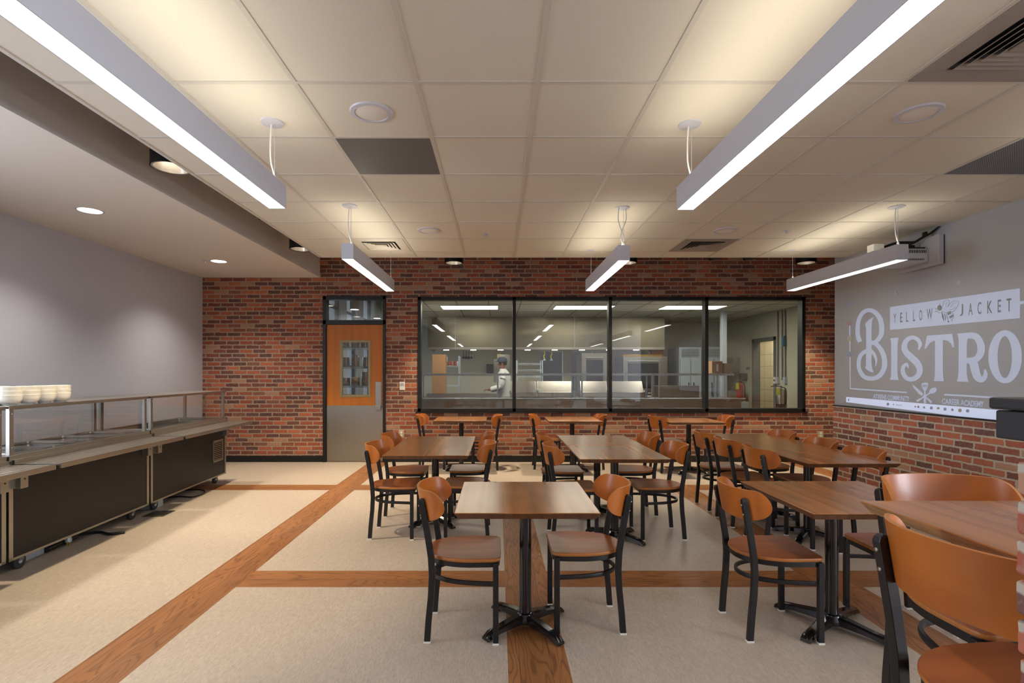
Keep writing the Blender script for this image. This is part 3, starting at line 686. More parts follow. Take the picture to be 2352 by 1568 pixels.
# ------------------------------------------------------------------ tables
def make_table(label, loc, wx, dy, group, bases=((0, 0),), h=0.75, brot=45, arm=0.285):
    t = thing('dining_table' if h < 0.9 else 'bar_table', label, 'table', loc, 0, group)
    mb = MB(); a, b = wx / 2, dy / 2; th = 0.034; ins = 0.020
    def rect(k, z): return [(-a + k, -b + k, z), (a - k, -b + k, z), (a - k, b - k, z), (-a + k, b - k, z)]
    mb.rings([rect(ins, h - th), rect(0.001, h - 0.006), rect(0, h - 0.003), rect(0.003, h)])
    for f in mb.b.faces:
        c = f.calc_center_median()
        if c.z < h - 0.004: f.material_index = 1
    mb.build('tabletop', ['table_wood', 'table_edge' if h < 0.9 else 'bar_edge'], t)
    for bx, by in bases:
        mb = MB(); mb.lathe([(0.036, 0.07), (0.034, 0.10), (0.034, h - 0.04)], c=(bx, by, 0), n=32); mb.build('column', 'black_gloss', t, smooth=True)
        mb = MB(); mb.box((bx - 0.16, by - 0.035, h - 0.045), (bx + 0.16, by + 0.035, h - th - 0.0005)); mb.box((bx - 0.035, by - 0.16, h - 0.045), (bx + 0.035, by + 0.16, h - th - 0.0005)); mb.build('mounting_plate', 'black_metal', t)
        mb = MB(); mb.lathe([(0.060, 0.028), (0.060, 0.05), (0.048, 0.078), (0.040, 0.082)], c=(bx, by, 0), n=24)
        for k in range(4):
            R_ = Matrix.Translation((bx, by, 0)) @ Matrix.Rotation(math.radians(brot + 90 * k), 4, 'Z')
            rr = []
            for x, zt, zb, w_ in ((0.02, 0.076, 0.030, 0.034), (0.10, 0.070, 0.030, 0.031), (0.20, 0.054, 0.024, 0.028), (arm - 0.03, 0.044, 0.012, 0.027), (arm, 0.022, 0.004, 0.026)):
                rr.append([R_ @ Vector(p) for p in ((x, -w_, zb), (x, -w_ * 0.95, zt - 0.008), (x, -w_ * 0.6, zt), (x, w_ * 0.6, zt), (x, w_ * 0.95, zt - 0.008), (x, w_, zb))])
            mb.rings(rr)
        base = mb.build('cross_base', 'black_gloss', t, smooth=35)
        for k in range(4):
            R_ = Matrix.Translation((bx, by, 0)) @ Matrix.Rotation(math.radians(brot + 90 * k), 4, 'Z')
            mb = MB(); mb.lathe([(0.014, 0), (0.014, 0.016)], c=tuple(R_ @ Vector((arm - 0.035, 0, 0))), n=14); mb.build('foot', 'rubber', base, smooth=True)
    return t
GT = 'square wooden cafe tables on black pedestals'
make_table('nearest small square wooden table, with two chairs facing each other', (0.145, 2.91, 0), 0.712, 0.735, GT, ((0.012, 0.06),), brot=38)
make_table('longer wooden table with four chairs, between door and serving counters', (-0.595, 4.97, 0), 0.72, 1.31, GT, ((0, 0.04),), brot=42)
make_table('wooden table, nearer of the two pushed together in mid room', (1.010, 4.532, 0), 0.722, 0.80, GT)
make_table('wooden table, farther of the two pushed together in mid room', (1.012, 5.336, 0), 0.722, 0.788, GT)
make_table('wooden table with pale reflection and orange-backed chair, before the bar table', (1.893, 2.915, 0), 0.735, 0.765, GT, ((-0.01, 0.04),), brot=35, arm=0.31)
make_table('long communal wooden table with six chairs beside the brick ledge wall', (2.68, 4.90, 0), 0.70, 1.93, GT, ((0.03, -0.32), (0.03, 0.38)))
make_table('small wooden table against the brick wall, closest to the door', (-0.54, 7.80, 0), 0.76, 0.70, GT)
make_table('small wooden table against the brick wall under the middle of the window', (1.10, 7.74, 0), 0.76, 0.74, GT)
make_table('small wooden table against the brick wall, closest to the projection wall', (2.755, 7.56, 0), 0.76, 0.74, GT)
make_table('tall bar-height wooden table at the photo edge beside the brick pillar', (1.526, 1.317, 0), 0.72, 0.734, 'bar-height tables', ((0.10, 0),), h=1.02, brot=0)

# ------------------------------------------------------------------ low brick pillar with black cap (close to the lens)
r = thing('brick_pillar', 'close brick pillar with black cap cut by the photo edge', 'pillar', (0.951, 0.62, 0))
mb = MB(); x0, x1, y0, y1 = -0.052, 0.060, -0.27, 0.272; mb.box((x0, y0, 0), (x1, y1, 1.315)); mb.build('mortar_core', 'brick_ledge', r)
mb = MB(); rnd = random.Random(5); z = 0.004; row = 0; BH = 0.0677
while z + 0.058 < 1.32:
    y = y1 + 0.010 - (0.105 if row % 2 else 0.0); first = True
    ye = y1 + 0.008
    cuts = []
    yy = ye
    L = 0.098 if row % 2 else 0.20
    while yy > y0 + 0.02:
        a = max(y0 - 0.005, yy - L); cuts.append((a, yy)); yy = a - 0.0115; L = 0.20
    for a, b in cuts:
        o = rnd.uniform(-0.003, 0.003); m_ = Matrix.Identity(4)
        mb.box((x0 - 0.008 + o, a, z), (x1 + 0.008 + o, b, z + 0.057), 0)
    z += BH; row += 1
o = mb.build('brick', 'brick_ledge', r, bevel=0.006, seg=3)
sb = o.modifiers.new('sub', 'SUBSURF'); sb.subdivision_type = 'SIMPLE'; sb.levels = 2; sb.render_levels = 2
tx = bpy.data.textures.new('rough', 'CLOUDS'); tx.noise_scale = 0.02
dm = o.modifiers.new('rough', 'DISPLACE'); dm.texture = tx; dm.strength = 0.005; dm.mid_level = 0.5; dm.texture_coords = 'GLOBAL'
mb = MB(); mb.box((-0.092, -0.31, 1.318), (0.10, 0.285, 1.366)); mb.build('cap_moulding', 'cap_black', r, bevel=0.003)
mb = MB(); mb.box((-0.098, -0.315, 1.368), (0.106, 0.292, 1.388)); mb.build('cap_board', 'cap_black', r, bevel=0.004)

# ------------------------------------------------------------------ serving counters
RZ = math.radians(93.0)
def counter(x, y, L, label, wells, grille, nearclip=False):
    r = thing('serving_counter', label, 'serving counter', (x, y, 0), RZ, 'mobile steel serving counters')
    D = 0.60; zb = 0.092; zt = 0.80
    mb = MB(); mb.box((0.02, 0.012, zb + 0.01), (L - 0.02, D, zt)); mb.build('cabinet', 'black_frame', r)
    mb = MB(); mb.box((0.036, 0.004, zb + 0.018), (L - 0.036, 0.016, zt - 0.01)); mb.build('front_panel', 'black_panel', r)
    mb = MB(); mb.box((0.0, 0.0, zb), (0.036, 0.018, zt)); mb.box((L - 0.036, 0.0, zb), (L, 0.018, zt)); mb.box((0, 0, zb), (L, 0.018, zb + 0.018))
    mb.box((0, 0.0, zb), (0.006, D, zb + 0.03)); mb.box((L - 0.006, 0.0, zb), (L, D, zb + 0.03)); mb.box((L - 0.008, D - 0.03, zb), (L, D, zt)); mb.build('corner_trim', 'steel_v', r, bevel=0.001)
    # deck with well openings
    z0, z1 = 0.80, 0.842; w0, w1 = 0.065, 0.535
    mb = MB(); mb.box((0, -0.004, z0), (L, w0, z1)); mb.box((0, w1, z0), (L, D, z1)); xx = 0
    for a, b in wells: mb.box((xx, w0, z0), (a, w1, z1)); xx = b
    mb.box((xx, w0, z0), (L, w1, z1)); mb.build('deck', 'steel', r, bevel=0.002)
    for a, b in wells:
        dp = 0.09 if len(wells) > 1 else 0.12; k = 0.014
        mb = MB(); i0 = [(a - k, w0 - k), (b + k, w0 - k), (b + k, w1 + k), (a - k, w1 + k)]; i1 = [(a + 0.012, w0 + 0.012), (b - 0.012, w0 + 0.012), (b - 0.012, w1 - 0.012), (a + 0.012, w1 - 0.012)]
        def rr(p, rad, z):
            out = []; cx_ = sum(q[0] for q in p) / 4; cy_ = sum(q[1] for q in p) / 4; hx = abs(p[1][0] - p[0][0]) / 2; hy = abs(p[2][1] - p[1][1]) / 2
            for qx, qy, a0 in ((1, 1, 0), (-1, 1, 90), (-1, -1, 180), (1, -1, 270)):
                for s_ in range(5):
                    an = math.radians(a0 + s_ * 22.5); out.append((cx_ + qx * (hx - rad) + rad * math.cos(an), cy_ + qy * (hy - rad) + rad * math.sin(an), z))
            return out
        mb.rings([rr(i0, 0.02, z1 + 0.001), rr(i0, 0.02, z1 + 0.006), rr(i1, 0.04, z1 + 0.005), rr(i1, 0.04, z1 - 0.012), rr([(x_ + (0.012 if x_ < (a + b) / 2 else -0.012), y_ + (0.012 if y_ < 0.3 else -0.012)) for x_, y_ in i1], 0.04, z1 - 0.02),
                  rr([(x_ + (0.014 if x_ < (a + b) / 2 else -0.014), y_ + (0.014 if y_ < 0.3 else -0.014)) for x_, y_ in i1], 0.04, z1 - dp)], caps=False)
        j_ = [(x_ + (0.014 if x_ < (a + b) / 2 else -0.014), y_ + (0.014 if y_ < 0.3 else -0.014)) for x_, y_ in i1]
        mb.poly(rr(j_, 0.04, z1 - dp)); mb.build('well', 'steel', r, smooth=40)
    # tray rail
    mb = MB(); e = 0.012 if not nearclip else 0; mb.box((e, -0.335, 0.772), (L - e, -0.002, 0.786)); mb.box((e, -0.03, 0.772), (L - e, -0.004, 0.812)); mb.box((e, -0.345, 0.752), (L - e, -0.333, 0.790))
    for yy in (-0.285, -0.225, -0.165, -0.105, -0.045): mb.tube([(e + 0.02, yy, 0.786), (L - e - 0.02, yy, 0.786)], 0.0045, n=8)
    mb.build('tray_rail', 'steel', r, bevel=0.001)
    for xx in (0.055, L - 0.085):
        mb = MB(); mb.box((xx - 0.03, -0.06, 0.605), (xx + 0.035, 0.004, 0.775)); mb.prism([(-0.02, 0.72), (-0.30, 0.772), (-0.02, 0.772)], xx - 0.006, xx + 0.0, mat=Matrix(((0, 0, 1, 0), (1, 0, 0, 0), (0, 1, 0, 0), (0, 0, 0, 1)))); br = mb.build('rail_bracket', 'steel_v', r, bevel=0.002)
        for zz in (0.70, 0.73):
            mb = MB(); mb.lathe([(0.006, 0), (0.006, 0.002)], n=12); o = mb.build('bolt_hole', 'black_frame', br); o.rotation_euler = (PI / 2, 0, 0); o.location = (xx + 0.004, -0.0602, zz - 0.03)
    # sneeze guard: posts, shelf, glass
    zs = 1.172
    for xx, yy in ((0.02, 0.012), (L - 0.055, 0.012), (0.02, 0.50), (L - 0.055, 0.50)):
        mb = MB(); mb.box((xx, yy, z1), (xx + 0.035, yy + 0.028, zs)); p = mb.build('guard_post', 'steel_v', r, bevel=0.002)
        mb = MB()
        for zz in (z1 + 0.05, zs - 0.04): mb.lathe([(0.005, 0), (0.004, 0.003)], n=8, c=(0, 0, 0)) if False else mb.box((xx + 0.013, yy - 0.003, zz), (xx + 0.021, yy, zz + 0.008))
        mb.build('screw', 'steel_light', p)
    mb = MB(); mb.box((0.004, 0.0, zs), (L - 0.004, 0.52, zs + 0.004)); mb.box((0.004, 0.0, zs - 0.004), (L - 0.004, 0.006, zs + 0.022)); mb.box((0.004, 0.514, zs - 0.004), (L - 0.004, 0.52, zs + 0.022)); mb.box((0.004, 0.006, zs + 0.014), (L - 0.004, 0.514, zs + 0.022)); mb.build('overshelf', 'steel', r, bevel=0.001)
    mb = MB(); mb.box((0.057, 0.018, z1 + 0.004), (L - 0.057, 0.023, zs - 0.006)); mb.build('guard_glass', 'guard_glass', r)
    # casters
    for xx, yy in ((0.14, 0.052), (L - 0.20, 0.052), (0.14, D - 0.09), (L - 0.20, D - 0.09)):
        mb = MB(); mb.box((xx - 0.018, yy - 0.026, 0.06), (xx + 0.018, yy - 0.020, zb + 0.012)); mb.box((xx - 0.018, yy + 0.020, 0.06), (xx + 0.018, yy + 0.026, zb + 0.012)); mb.box((xx - 0.03, yy - 0.03, 0.098), (xx + 0.03, yy + 0.03, zb + 0.012)); c = mb.build('caster', 'grey_paint', r)
        mb = MB(); mb.lathe([(0.02, -0.017), (0.040, -0.017), (0.044, -0.015), (0.052, -0.013), (0.0535, 0), (0.052, 0.013), (0.044, 0.015), (0.040, 0.017), (0.02, 0.017)], n=28); o = mb.build('wheel', 'rubber', c, smooth=40); o.rotation_euler = (PI / 2, 0, 0); o.location = (xx, yy, 0.0535)
        mb = MB(); mb.lathe([(0.001, -0.020), (0.014, -0.020), (0.022, -0.012), (0.036, -0.016), (0.036, 0.016), (0.022, 0.012), (0.014, 0.02), (0.001, 0.02)], n=24); o = mb.build('hub', 'steel_light', c, smooth=40); o.rotation_euler = (PI / 2, 0, 0); o.location = (xx, yy, 0.0535)
    if grille:
        g0, g1, h0, h1 = L - 0.36, L - 0.09, 0.29, 0.565
        mb = MB(); mb.box((g0, -0.006, h0), (g1, 0.004, h0 + 0.02)); mb.box((g0, -0.006, h1 - 0.02), (g1, 0.004, h1)); mb.box((g0, -0.006, h0), (g0 + 0.02, 0.004, h1)); mb.box((g1 - 0.02, -0.006, h0), (g1, 0.004, h1))
        for k in range(10):
            z = h0 + 0.03 + k * 0.0235; mb.box((g0 + 0.015, -0.012, z), (g1 - 0.015, -0.002, z + 0.009))
        mb.build('louvre_grille', 'steel_v', r)
        mb = MB(); mb.box((g0 + 0.01, 0.0, h0 + 0.01), (g1 - 0.01, 0.0035, h1 - 0.01)); mb.build('grille_back', 'black_frame', r)
    return r
counter(-3.450, 3.70, 1.62, 'black-fronted steel serving counter with four steam wells, in the middle of the line', [(0.10, 0.44), (0.48, 0.82), (0.86, 1.20), (1.24, 1.55)], False)
counter(-3.536, 5.345, 1.65, 'black-fronted serving counter with wide cold pan and louvred grille, by brick wall', [(0.12, 1.48)], True)
counter(-3.363, 2.06, 1.62, 'serving counter nearest the camera, only its far corner inside the photo', [(0.10, 0.44), (0.48, 0.82), (0.86, 1.20), (1.22, 1.53)], False)

# bowls in stacks on the overshelf
def bowl_mesh(p):
    mb = MB(); mb.lathe([(0.001, 0.004), (0.030, 0.004), (0.032, 0.0), (0.036, 0.0), (0.039, 0.008), (0.056, 0.016), (0.067, 0.031), (0.0715, 0.050), (0.0735, 0.068), (0.0745, 0.0715), (0.0745, 0.076), (0.0715, 0.0765), (0.0700, 0.066), (0.0675, 0.050), (0.063, 0.033), (0.050, 0.020), (0.030, 0.013), (0.001, 0.012)], n=48, caps=False)
    return mb.build('bowl', 'porcelain', p, smooth=60)
names = ['stack at the photo edge', 'second stack from the photo edge', 'third stack from the photo edge', 'stack nearest the brick wall', 'stack half hidden behind the others']
pos_ = [(-3.525, 3.785), (-3.53, 3.938), (-3.537, 4.091), (-3.545, 4.244), (-3.685, 3.862)]
b0 = None
for nm, (x, y) in zip(names, pos_):
    for k, wd in enumerate(('bottom', 'middle', 'top')):
        if b0 is None: b = b0 = bowl_mesh(None)
        else: b = b0.copy(); COL.objects.link(b)
        b.location = (x, y, 1.1945 + 0.030 * k); b.rotation_euler = (0, 0, k * 1.1)
        tag(b, 'white bowl, %s one of the %s on the serving shelf' % (wd, nm), 'bowl', 'stacked white bowls on the overshelf')

# floor clutter beneath the counters
def F3(px, py, z=0.0): Y = (HC - z) * F / (py - 856); return ((px - 1143) * Y / F, Y, z)
a = F3(205, 1216, 0.012)
mb = MB(); mb.tube(smooth_path([(-3.78, 4.5, 0.012), F3(222, 1222, .012), F3(250, 1226, .012), F3(287, 1222, .012)]), 0.0115, n=10); tag(mb.build('rubber_hose', 'rubber' if 0 else 'black_metal', smooth=True), 'short black hose end lying on the floor under the steam-well counter', 'hose')
mb = MB(); mb.tube(smooth_path([(-3.95, 5.85, 0.008), F3(405, 1140, .008), F3(440, 1141, .008), F3(466, 1134, .008), F3(470, 1128, .008), F3(458, 1124, .008), (-3.82, 6.35, 0.008)]), 0.0075, n=8); tag(mb.build('power_cable', 'black_metal', smooth=True), 'black cable looping out on the floor under the cold-pan counter', 'cable')
mb = MB(); mb.tube([F3(105, 1262, .03), F3(140, 1246, .03), F3(172, 1232, .03)], 0.026, n=14); tag(mb.build('drain_pipe', 'black_metal', smooth=True), 'thick black pipe lying under the steam-well counter', 'pipe')
r = thing('power_plug', 'round black plug with brass prongs hanging under the steam-well counter', 'plug', F3(157, 1252))
mb = MB(); mb.lathe([(0.024, 0.03), (0.026, 0.05), (0.018, 0.075)], n=20); mb.build('plug_body', 'steel_light', r, smooth=True)
for dx in (-0.012, 0.012):
    mb = MB(); mb.lathe([(0.006, 0.0), (0.006, 0.032)], c=(dx, 0, 0), n=12); mb.build('prong', 'brass', r, smooth=True)
def crate(px, py, L, label):
    p = F3(px, py); r = thing('floor_junction_box', label, 'junction box', p, RZ)
    mb = MB(); mb.box((0, 0.0, 0), (L, 0.14, 0.078)); mb.build('box_body', 'steel_light', r, bevel=0.004)
    mb = MB(); mb.box((-0.004, -0.004, 0.068), (L + 0.004, 0.144, 0.078)); mb.build('lid', 'steel_light', r, bevel=0.002)
crate(56, 1290, 0.25, 'pale blue-grey box on the floor under the near end of the steam-well counter')
crate(352, 1170, 0.18, 'pale blue-grey box on the floor under the near end of the cold-pan counter')
x, y, _ = F3(365, 1180)
r = thing('floor_drain', 'square metal floor drain with open grate in front of the gap between counters', 'floor drain', (x, y, 0), math.radians(3))
mb = MB()
for i in range(9): mb.box((-0.095 + i * 0.0223, -0.095, 0.0005), (-0.085 + i * 0.0223, 0.095, 0.006))
for s_ in (-1, 1): mb.box((-0.105, s_ * 0.1 - 0.006, 0.0005), (0.105, s_ * 0.1 + 0.006, 0.007)); mb.box((s_ * 0.1 - 0.006, -0.105, 0.0005), (s_ * 0.1 + 0.006, 0.105, 0.007))
mb.build('grate', 'steel', r)
mb = MB(); mb.box((-0.1, -0.1, 0.0002), (0.1, 0.1, 0.0015)); mb.build('sump', 'black_frame', r)

# ------------------------------------------------------------------ projector
YP0, YP1 = 5.13, 5.85
r = thing('wall_projector', 'short-throw projector on white wall bracket with black cables, high on the right wall', 'projector', (XR, 5.13, 2.6))
mb = MB(); mb.box((-0.062, 0, -0.10), (-0.012, 0.50, 0.19)); mb.build('wall_bracket', 'lamp_white', r, bevel=0.003)
mb = MB(); mb.box((-0.012, 0.004, -0.096), (0, 0.49, 0.186)); mb.build('mounting_plate', 'black_frame', r)
mb = MB(); mb.prism([(-0.56, -0.03), (-0.50, -0.058), (-0.064, -0.058), (-0.064, 0.075), (-0.52, 0.075), (-0.56, 0.06)], 0.12, 0.49, mat=Matrix(((1, 0, 0, 0), (0, 0, 1, 0), (0, 1, 0, 0), (0, 0, 0, 1)))); body = mb.build('projector_body', 'lamp_white', r, bevel=0.008)
mb = MB()
for k in range(14): mb.box((-0.31 + k * 0.0165, 0.1185, 0.03), (-0.302 + k * 0.0165, 0.121, 0.062))
for k in range(12): mb.box((-0.30 + k * 0.0165, 0.1185, -0.040), (-0.292 + k * 0.0165, 0.121, -0.026))
mb.build('vent_slots', 'black_frame', body)
mb = MB(); mb.box((-0.44, 0.13, 0.076), (-0.09, 0.47, 0.092)); mb.box((-0.34, 0.18, 0.092), (-0.15, 0.36, 0.125)); mb.build('connector_cover', 'black_frame', body, bevel=0.003)
rr_ = random.Random(3)
for k in range(6):
    j1 = rr_.uniform(-0.02, 0.02); j2 = rr_.uniform(-0.015, 0.015)
    mb = MB(); mb.tube(smooth_path([(-0.36 + j1 * 3, 0.30 + j1, 0.125), (-0.28 + j1, 0.22 + j2, 0.155 + j2), (-0.20, 0.16 + j1, 0.14 + j2), (-0.12, 0.12 + j2, 0.185 + j1 * 0.5), (-0.05, 0.09 + j1 * 0.6, 0.235 + j2), (-0.012, 0.06 + j2, ZC - 2.6 - 0.01)]), 0.0055, n=6); mb.build('cable', 'black_metal', r, smooth=True)
r2 = thing('wall_outlet', 'electrical outlet plate high on the wall above the projector', 'outlet', (XR, 5.28, 2.835))
mb = MB(); mb.box((-0.008, 0, -0.06), (0, 0.14, 0.04)); mb.build('cover', 'outlet_beige', r2, bevel=0.002)
mb = MB(); mb.box((-0.03, 0.05, -0.01), (-0.008, 0.09, 0.03)); mb.build('plug', 'black_frame', r2)
r2 = thing('wireless_adapter', 'small cream box lit by the pendant on top of the projector', 'adapter', (3.845, 5.36, 2.70))
mb = MB(); mb.box((0.0, 0.0, -0.024), (0.11, 0.10, 0.05)); mb.build('box_body', 'white_plastic', r2, bevel=0.006)

# ------------------------------------------------------------------ projected image on the right wall
PR = thing('projected_image', 'projected bistro logo with lettering and taskbar on the painted right wall', 'projected image', (XR, 5.5, LZ + 0.1))
SX, SY, SS = 1930, 640, 4.6114
def W(cx, cy, d=0.0015):
    px = SX + cx / SS; py = SY + cy / SS; Y = XR * F / (px - 1143); return Vector((-d, Y - 5.5, HC - (py - 856) * Y / F - LZ - 0.1))
def fill(mb, pts, d=0.0015):
    vs = [mb.b.verts.new(W(x, y, d)) for x, y in pts]; es = [mb.b.edges.new((vs[i], vs[(i + 1) % len(vs)])) for i in range(len(vs))]
    bmesh.ops.triangle_fill(mb.b, use_beauty=True, edges=es)
def ribbon(mb, pts, wd, d=0.0015, sm=6):
    P = smooth_path([(x, y, 0) for x, y in pts], sm) if sm else [Vector((x, y, 0)) for x, y in pts]; n = len(P)
    wl = wd if isinstance(wd, (list, tuple)) else [wd] * len(pts)
    A, B = [], []
    for i, p in enumerate(P):
        t = (P[min(i + 1, n - 1)] - P[max(i - 1, 0)]).normalized(); nn = Vector((-t.y, t.x, 0)); u = i / (n - 1) * (len(wl) - 1); k = min(int(u), len(wl) - 2); w_ = wl[k] + (wl[k + 1] - wl[k]) * (u - k)
        A.append(p + nn * w_ / 2); B.append(p - nn * w_ / 2)
    a = [mb.b.verts.new(W(p.x, p.y, d)) for p in A]; b = [mb.b.verts.new(W(p.x, p.y, d)) for p in B]
    for i in range(n - 1): mb.b.faces.new((a[i], a[i + 1], b[i + 1], b[i]))
def disc(mb, cx, cy, rx, ry, d=0.0015, n=24, rot=0):
    c, s_ = math.cos(rot), math.sin(rot)
    vs = [mb.b.verts.new(W(cx + rx * math.cos(2 * PI * k / n) * c - ry * math.sin(2 * PI * k / n) * s_, cy + rx * math.cos(2 * PI * k / n) * s_ + ry * math.sin(2 * PI * k / n) * c, d)) for k in range(n)]
    mb.b.faces.new(vs)
def letter(name, body_):
    mb = MB(); body_(mb); mb.build(name, 'proj_light', PR)
def L_B(mb):
    ribbon(mb, [(212, 668), (190, 610), (185, 520), (200, 430), (240, 360), (305, 332), (375, 360), (425, 430), (440, 520), (430, 600), (385, 660), (318, 690)], [52, 48, 46, 44, 42, 42, 48, 54, 54, 52, 44, 34])
    ribbon(mb, [(318, 668), (375, 690), (430, 745), (465, 830), (470, 920), (440, 1000), (385, 1045), (310, 1056), (245, 1030), (205, 965), (196, 890), (215, 815), (265, 772), (320, 768), (362, 800), (382, 860), (376, 925)], [40, 44, 50, 56, 56, 52, 48, 44, 44, 44, 44, 44, 42, 40, 34, 24, 8], 0.0017)
    fill(mb, [(360, 405), (340, 440), (333, 500), (332, 900), (340, 950), (358, 995), (318, 985), (280, 960), (262, 945), (274, 915), (276, 520), (262, 475), (300, 440), (330, 415)], 0.0019)
def L_I(mb): fill(mb, [(527, 632), (622, 622), (612, 660), (608, 700), (607, 1000), (611, 1040), (622, 1073), (527, 1068), (539, 1035), (541, 700), (539, 665)])
def L_S(mb): ribbon(mb, [(830, 752), (848, 700), (828, 650), (770, 622), (712, 645), (680, 705), (695, 775), (750, 830), (810, 885), (842, 950), (832, 1015), (775, 1060), (710, 1055), (668, 1000), (668, 935), (705, 905), (722, 945)], [18, 40, 42, 40, 50, 58, 66, 72, 72, 66, 60, 50, 46, 46, 40, 32, 14])
def L_T(mb): fill(mb, [(922, 602), (1185, 583), (1212, 722), (1190, 728), (1172, 685), (1140, 655), (1088, 648), (1088, 1000), (1093, 1050), (1103, 1085), (990, 1083), (1001, 1045), (1004, 1000), (1005, 653), (960, 672), (925, 715), (914, 740), (893, 738)])
def L_R(mb):
    fill(mb, [(1238, 580), (1350, 572), (1350, 640), (1341, 700), (1341, 1010), (1348, 1060), (1362, 1092), (1236, 1088), (1248, 1050), (1254, 1000), (1255, 660), (1252, 610)])
    ribbon(mb, [(1340, 604), (1400, 600), (1455, 628), (1490, 700), (1492, 770), (1462, 832), (1410, 862), (1340, 866)], [64, 66, 72, 80, 80, 70, 60, 56], 0.0017)
    ribbon(mb, [(1370, 850), (1415, 905), (1432, 970), (1450, 1030), (1490, 1068), (1530, 1045), (1542, 1000), (1532, 962)], [60, 92, 92, 84, 62, 52, 40, 20], 0.0019)
def L_O(mb):
    n = 56; O_ = []; I_ = []
    for k in range(n):
        a_ = 2 * PI * k / n; O_.append(mb.b.verts.new(W(1748 + 178 * math.cos(a_), 826 + 281 * math.sin(a_)))); I_.append(mb.b.verts.new(W(1744 + 76 * math.cos(a_), 829 + 222 * math.sin(a_))))
    for k in range(n): mb.b.faces.new((O_[k], O_[(k + 1) % n], I_[(k + 1) % n], I_[k]))
for nm, fn in (('letter_b', L_B), ('letter_i', L_I), ('letter_s', L_S), ('letter_t', L_T), ('letter_r', L_R), ('letter_o', L_O)): letter('bistro_' + nm, fn)
mb = MB(); mb.poly([W(528, 300), W(1905, 100), W(1905, 417), W(528, 542)]); mb.poly([W(1905, 238), W(2120, 214), W(2120, 246), W(1905, 270)]); mb.build('banner', 'proj_light', PR)
for pts_, wd_ in (([(102, 480), (104, 800), (108, 1168)], 11), ([(114, 1163), (400, 1183), (708, 1205)], 15), ([(1103, 1227), (1400, 1243), (1990, 1282)], 19)):
    mb = MB(); ribbon(mb, pts_, wd_, sm=0); mb.build('rule_line', 'proj_light', PR)
def text_quad(txt, TL, TR, BR, BL, mat, name, d):
    cu = bpy.data.curves.new('t', 'FONT'); cu.body = txt; cu.resolution_u = 3; cu.offset = 0.012 if len(txt) < 7 else 0.028
    o = bpy.data.objects.new('t', cu); COL.objects.link(o); bpy.context.view_layer.update()
    me = bpy.data.meshes.new_from_object(o.evaluated_get(bpy.context.evaluated_depsgraph_get())); bpy.data.objects.remove(o)
    xs_ = [v.co.x for v in me.vertices]; ys_ = [v.co.y for v in me.vertices]; x0, x1, y0, y1 = min(xs_), max(xs_), min(ys_), max(ys_)
    for v in me.vertices:
        u = (v.co.x - x0) / (x1 - x0); q = (v.co.y - y0) / (y1 - y0)
        tx_ = TL[0] + (TR[0] - TL[0]) * u; ty_ = TL[1] + (TR[1] - TL[1]) * u; bx_ = BL[0] + (BR[0] - BL[0]) * u; by_ = BL[1] + (BR[1] - BL[1]) * u
        v.co = W(bx_ + (tx_ - bx_) * q, by_ + (ty_ - by_) * q, d)
    me.materials.append(M[mat]); me.name = name; o = bpy.data.objects.new(name, me); COL.objects.link(o); o.parent = PR
def word(txt, centers, widths, top, bot):   # top/bot: (x0,y0,x1,y1) guide lines
    f = lambda l, x: l[1] + (l[3] - l[1]) * (x - l[0]) / (l[2] - l[0])
    for ch, c, w_ in zip(txt, centers, widths):
        a, b = c - w_ / 2, c + w_ / 2; text_quad(ch, (a, f(top, a)), (b, f(top, b)), (b, f(bot, b)), (a, f(bot, a)), 'proj_dark', 'banner_letter', 0.0032)
word('YELLOW', [581, 649, 712, 784, 855, 949], [32, 24, 24, 24, 34, 62], (565, 370, 980, 312), (565, 470, 980, 430))
word('JACKET', [1288, 1382, 1478, 1586, 1688, 1791], [36, 44, 42, 54, 36, 52], (1268, 270, 1818, 205), (1268, 395, 1818, 343))
text_quad('ATHENS COMMUNITY', (348, 1219), (735, 1245), (735, 1300), (348, 1270), 'proj_light', 'school_lettering', 0.002)
text_quad('CAREER ACADEMY', (1080, 1265), (1523, 1298), (1523, 1362), (1080, 1327), 'proj_light', 'school_lettering', 0.002)
# wasp drawing
mb = MB(); d = 0.0034
disc(mb, 1056, 308, 26, 30, d); 
ribbon(mb, [(1060, 282), (1058, 262)], 6, d, 2); ribbon(mb, [(1030, 325), (1005, 312)], 6, d, 2); ribbon(mb, [(1035, 340), (1004, 350)], 6, d, 2)
ribbon(mb, [(1032, 345), (1050, 362), (1078, 355), (1085, 335)], 4, d)
ribbon(mb, [(1088, 300), (1098, 245), (1130, 224), (1155, 232), (1155, 262), (1140, 300)], 4, d)
ribbon(mb, [(1140, 300), (1185, 245), (1235, 235), (1257, 250), (1240, 300), (1195, 350), (1160, 345)], 4, d)
ribbon(mb, [(1120, 300), (1125, 262), (1140, 250)], 3, d); ribbon(mb, [(1165, 305), (1200, 262), (1240, 252)], 3, d); ribbon(mb, [(1160, 330), (1200, 320), (1228, 300)], 3, d)
ribbon(mb, [(1085, 345), (1120, 360), (1160, 345), (1195, 360), (1205, 395), (1190, 430)], 4, d)
ribbon(mb, [(1140, 375), (1175, 355)], 26, d, 2); ribbon(mb, [(1162, 412), (1200, 385)], 24, d, 2)
ribbon(mb, [(1080, 355), (1090, 400), (1100, 450)], [6, 22, 4], d); ribbon(mb, [(1105, 370), (1118, 410), (1112, 440)], 8, d); ribbon(mb, [(1125, 370), (1140, 420), (1150, 465)], 5, d); ribbon(mb, [(1180, 430), (1192, 455)], [10, 3], d, 2); ribbon(mb, [(1135, 450), (1160, 455)], 6, d, 2)
mb.build('wasp_drawing', 'proj_dark', PR)
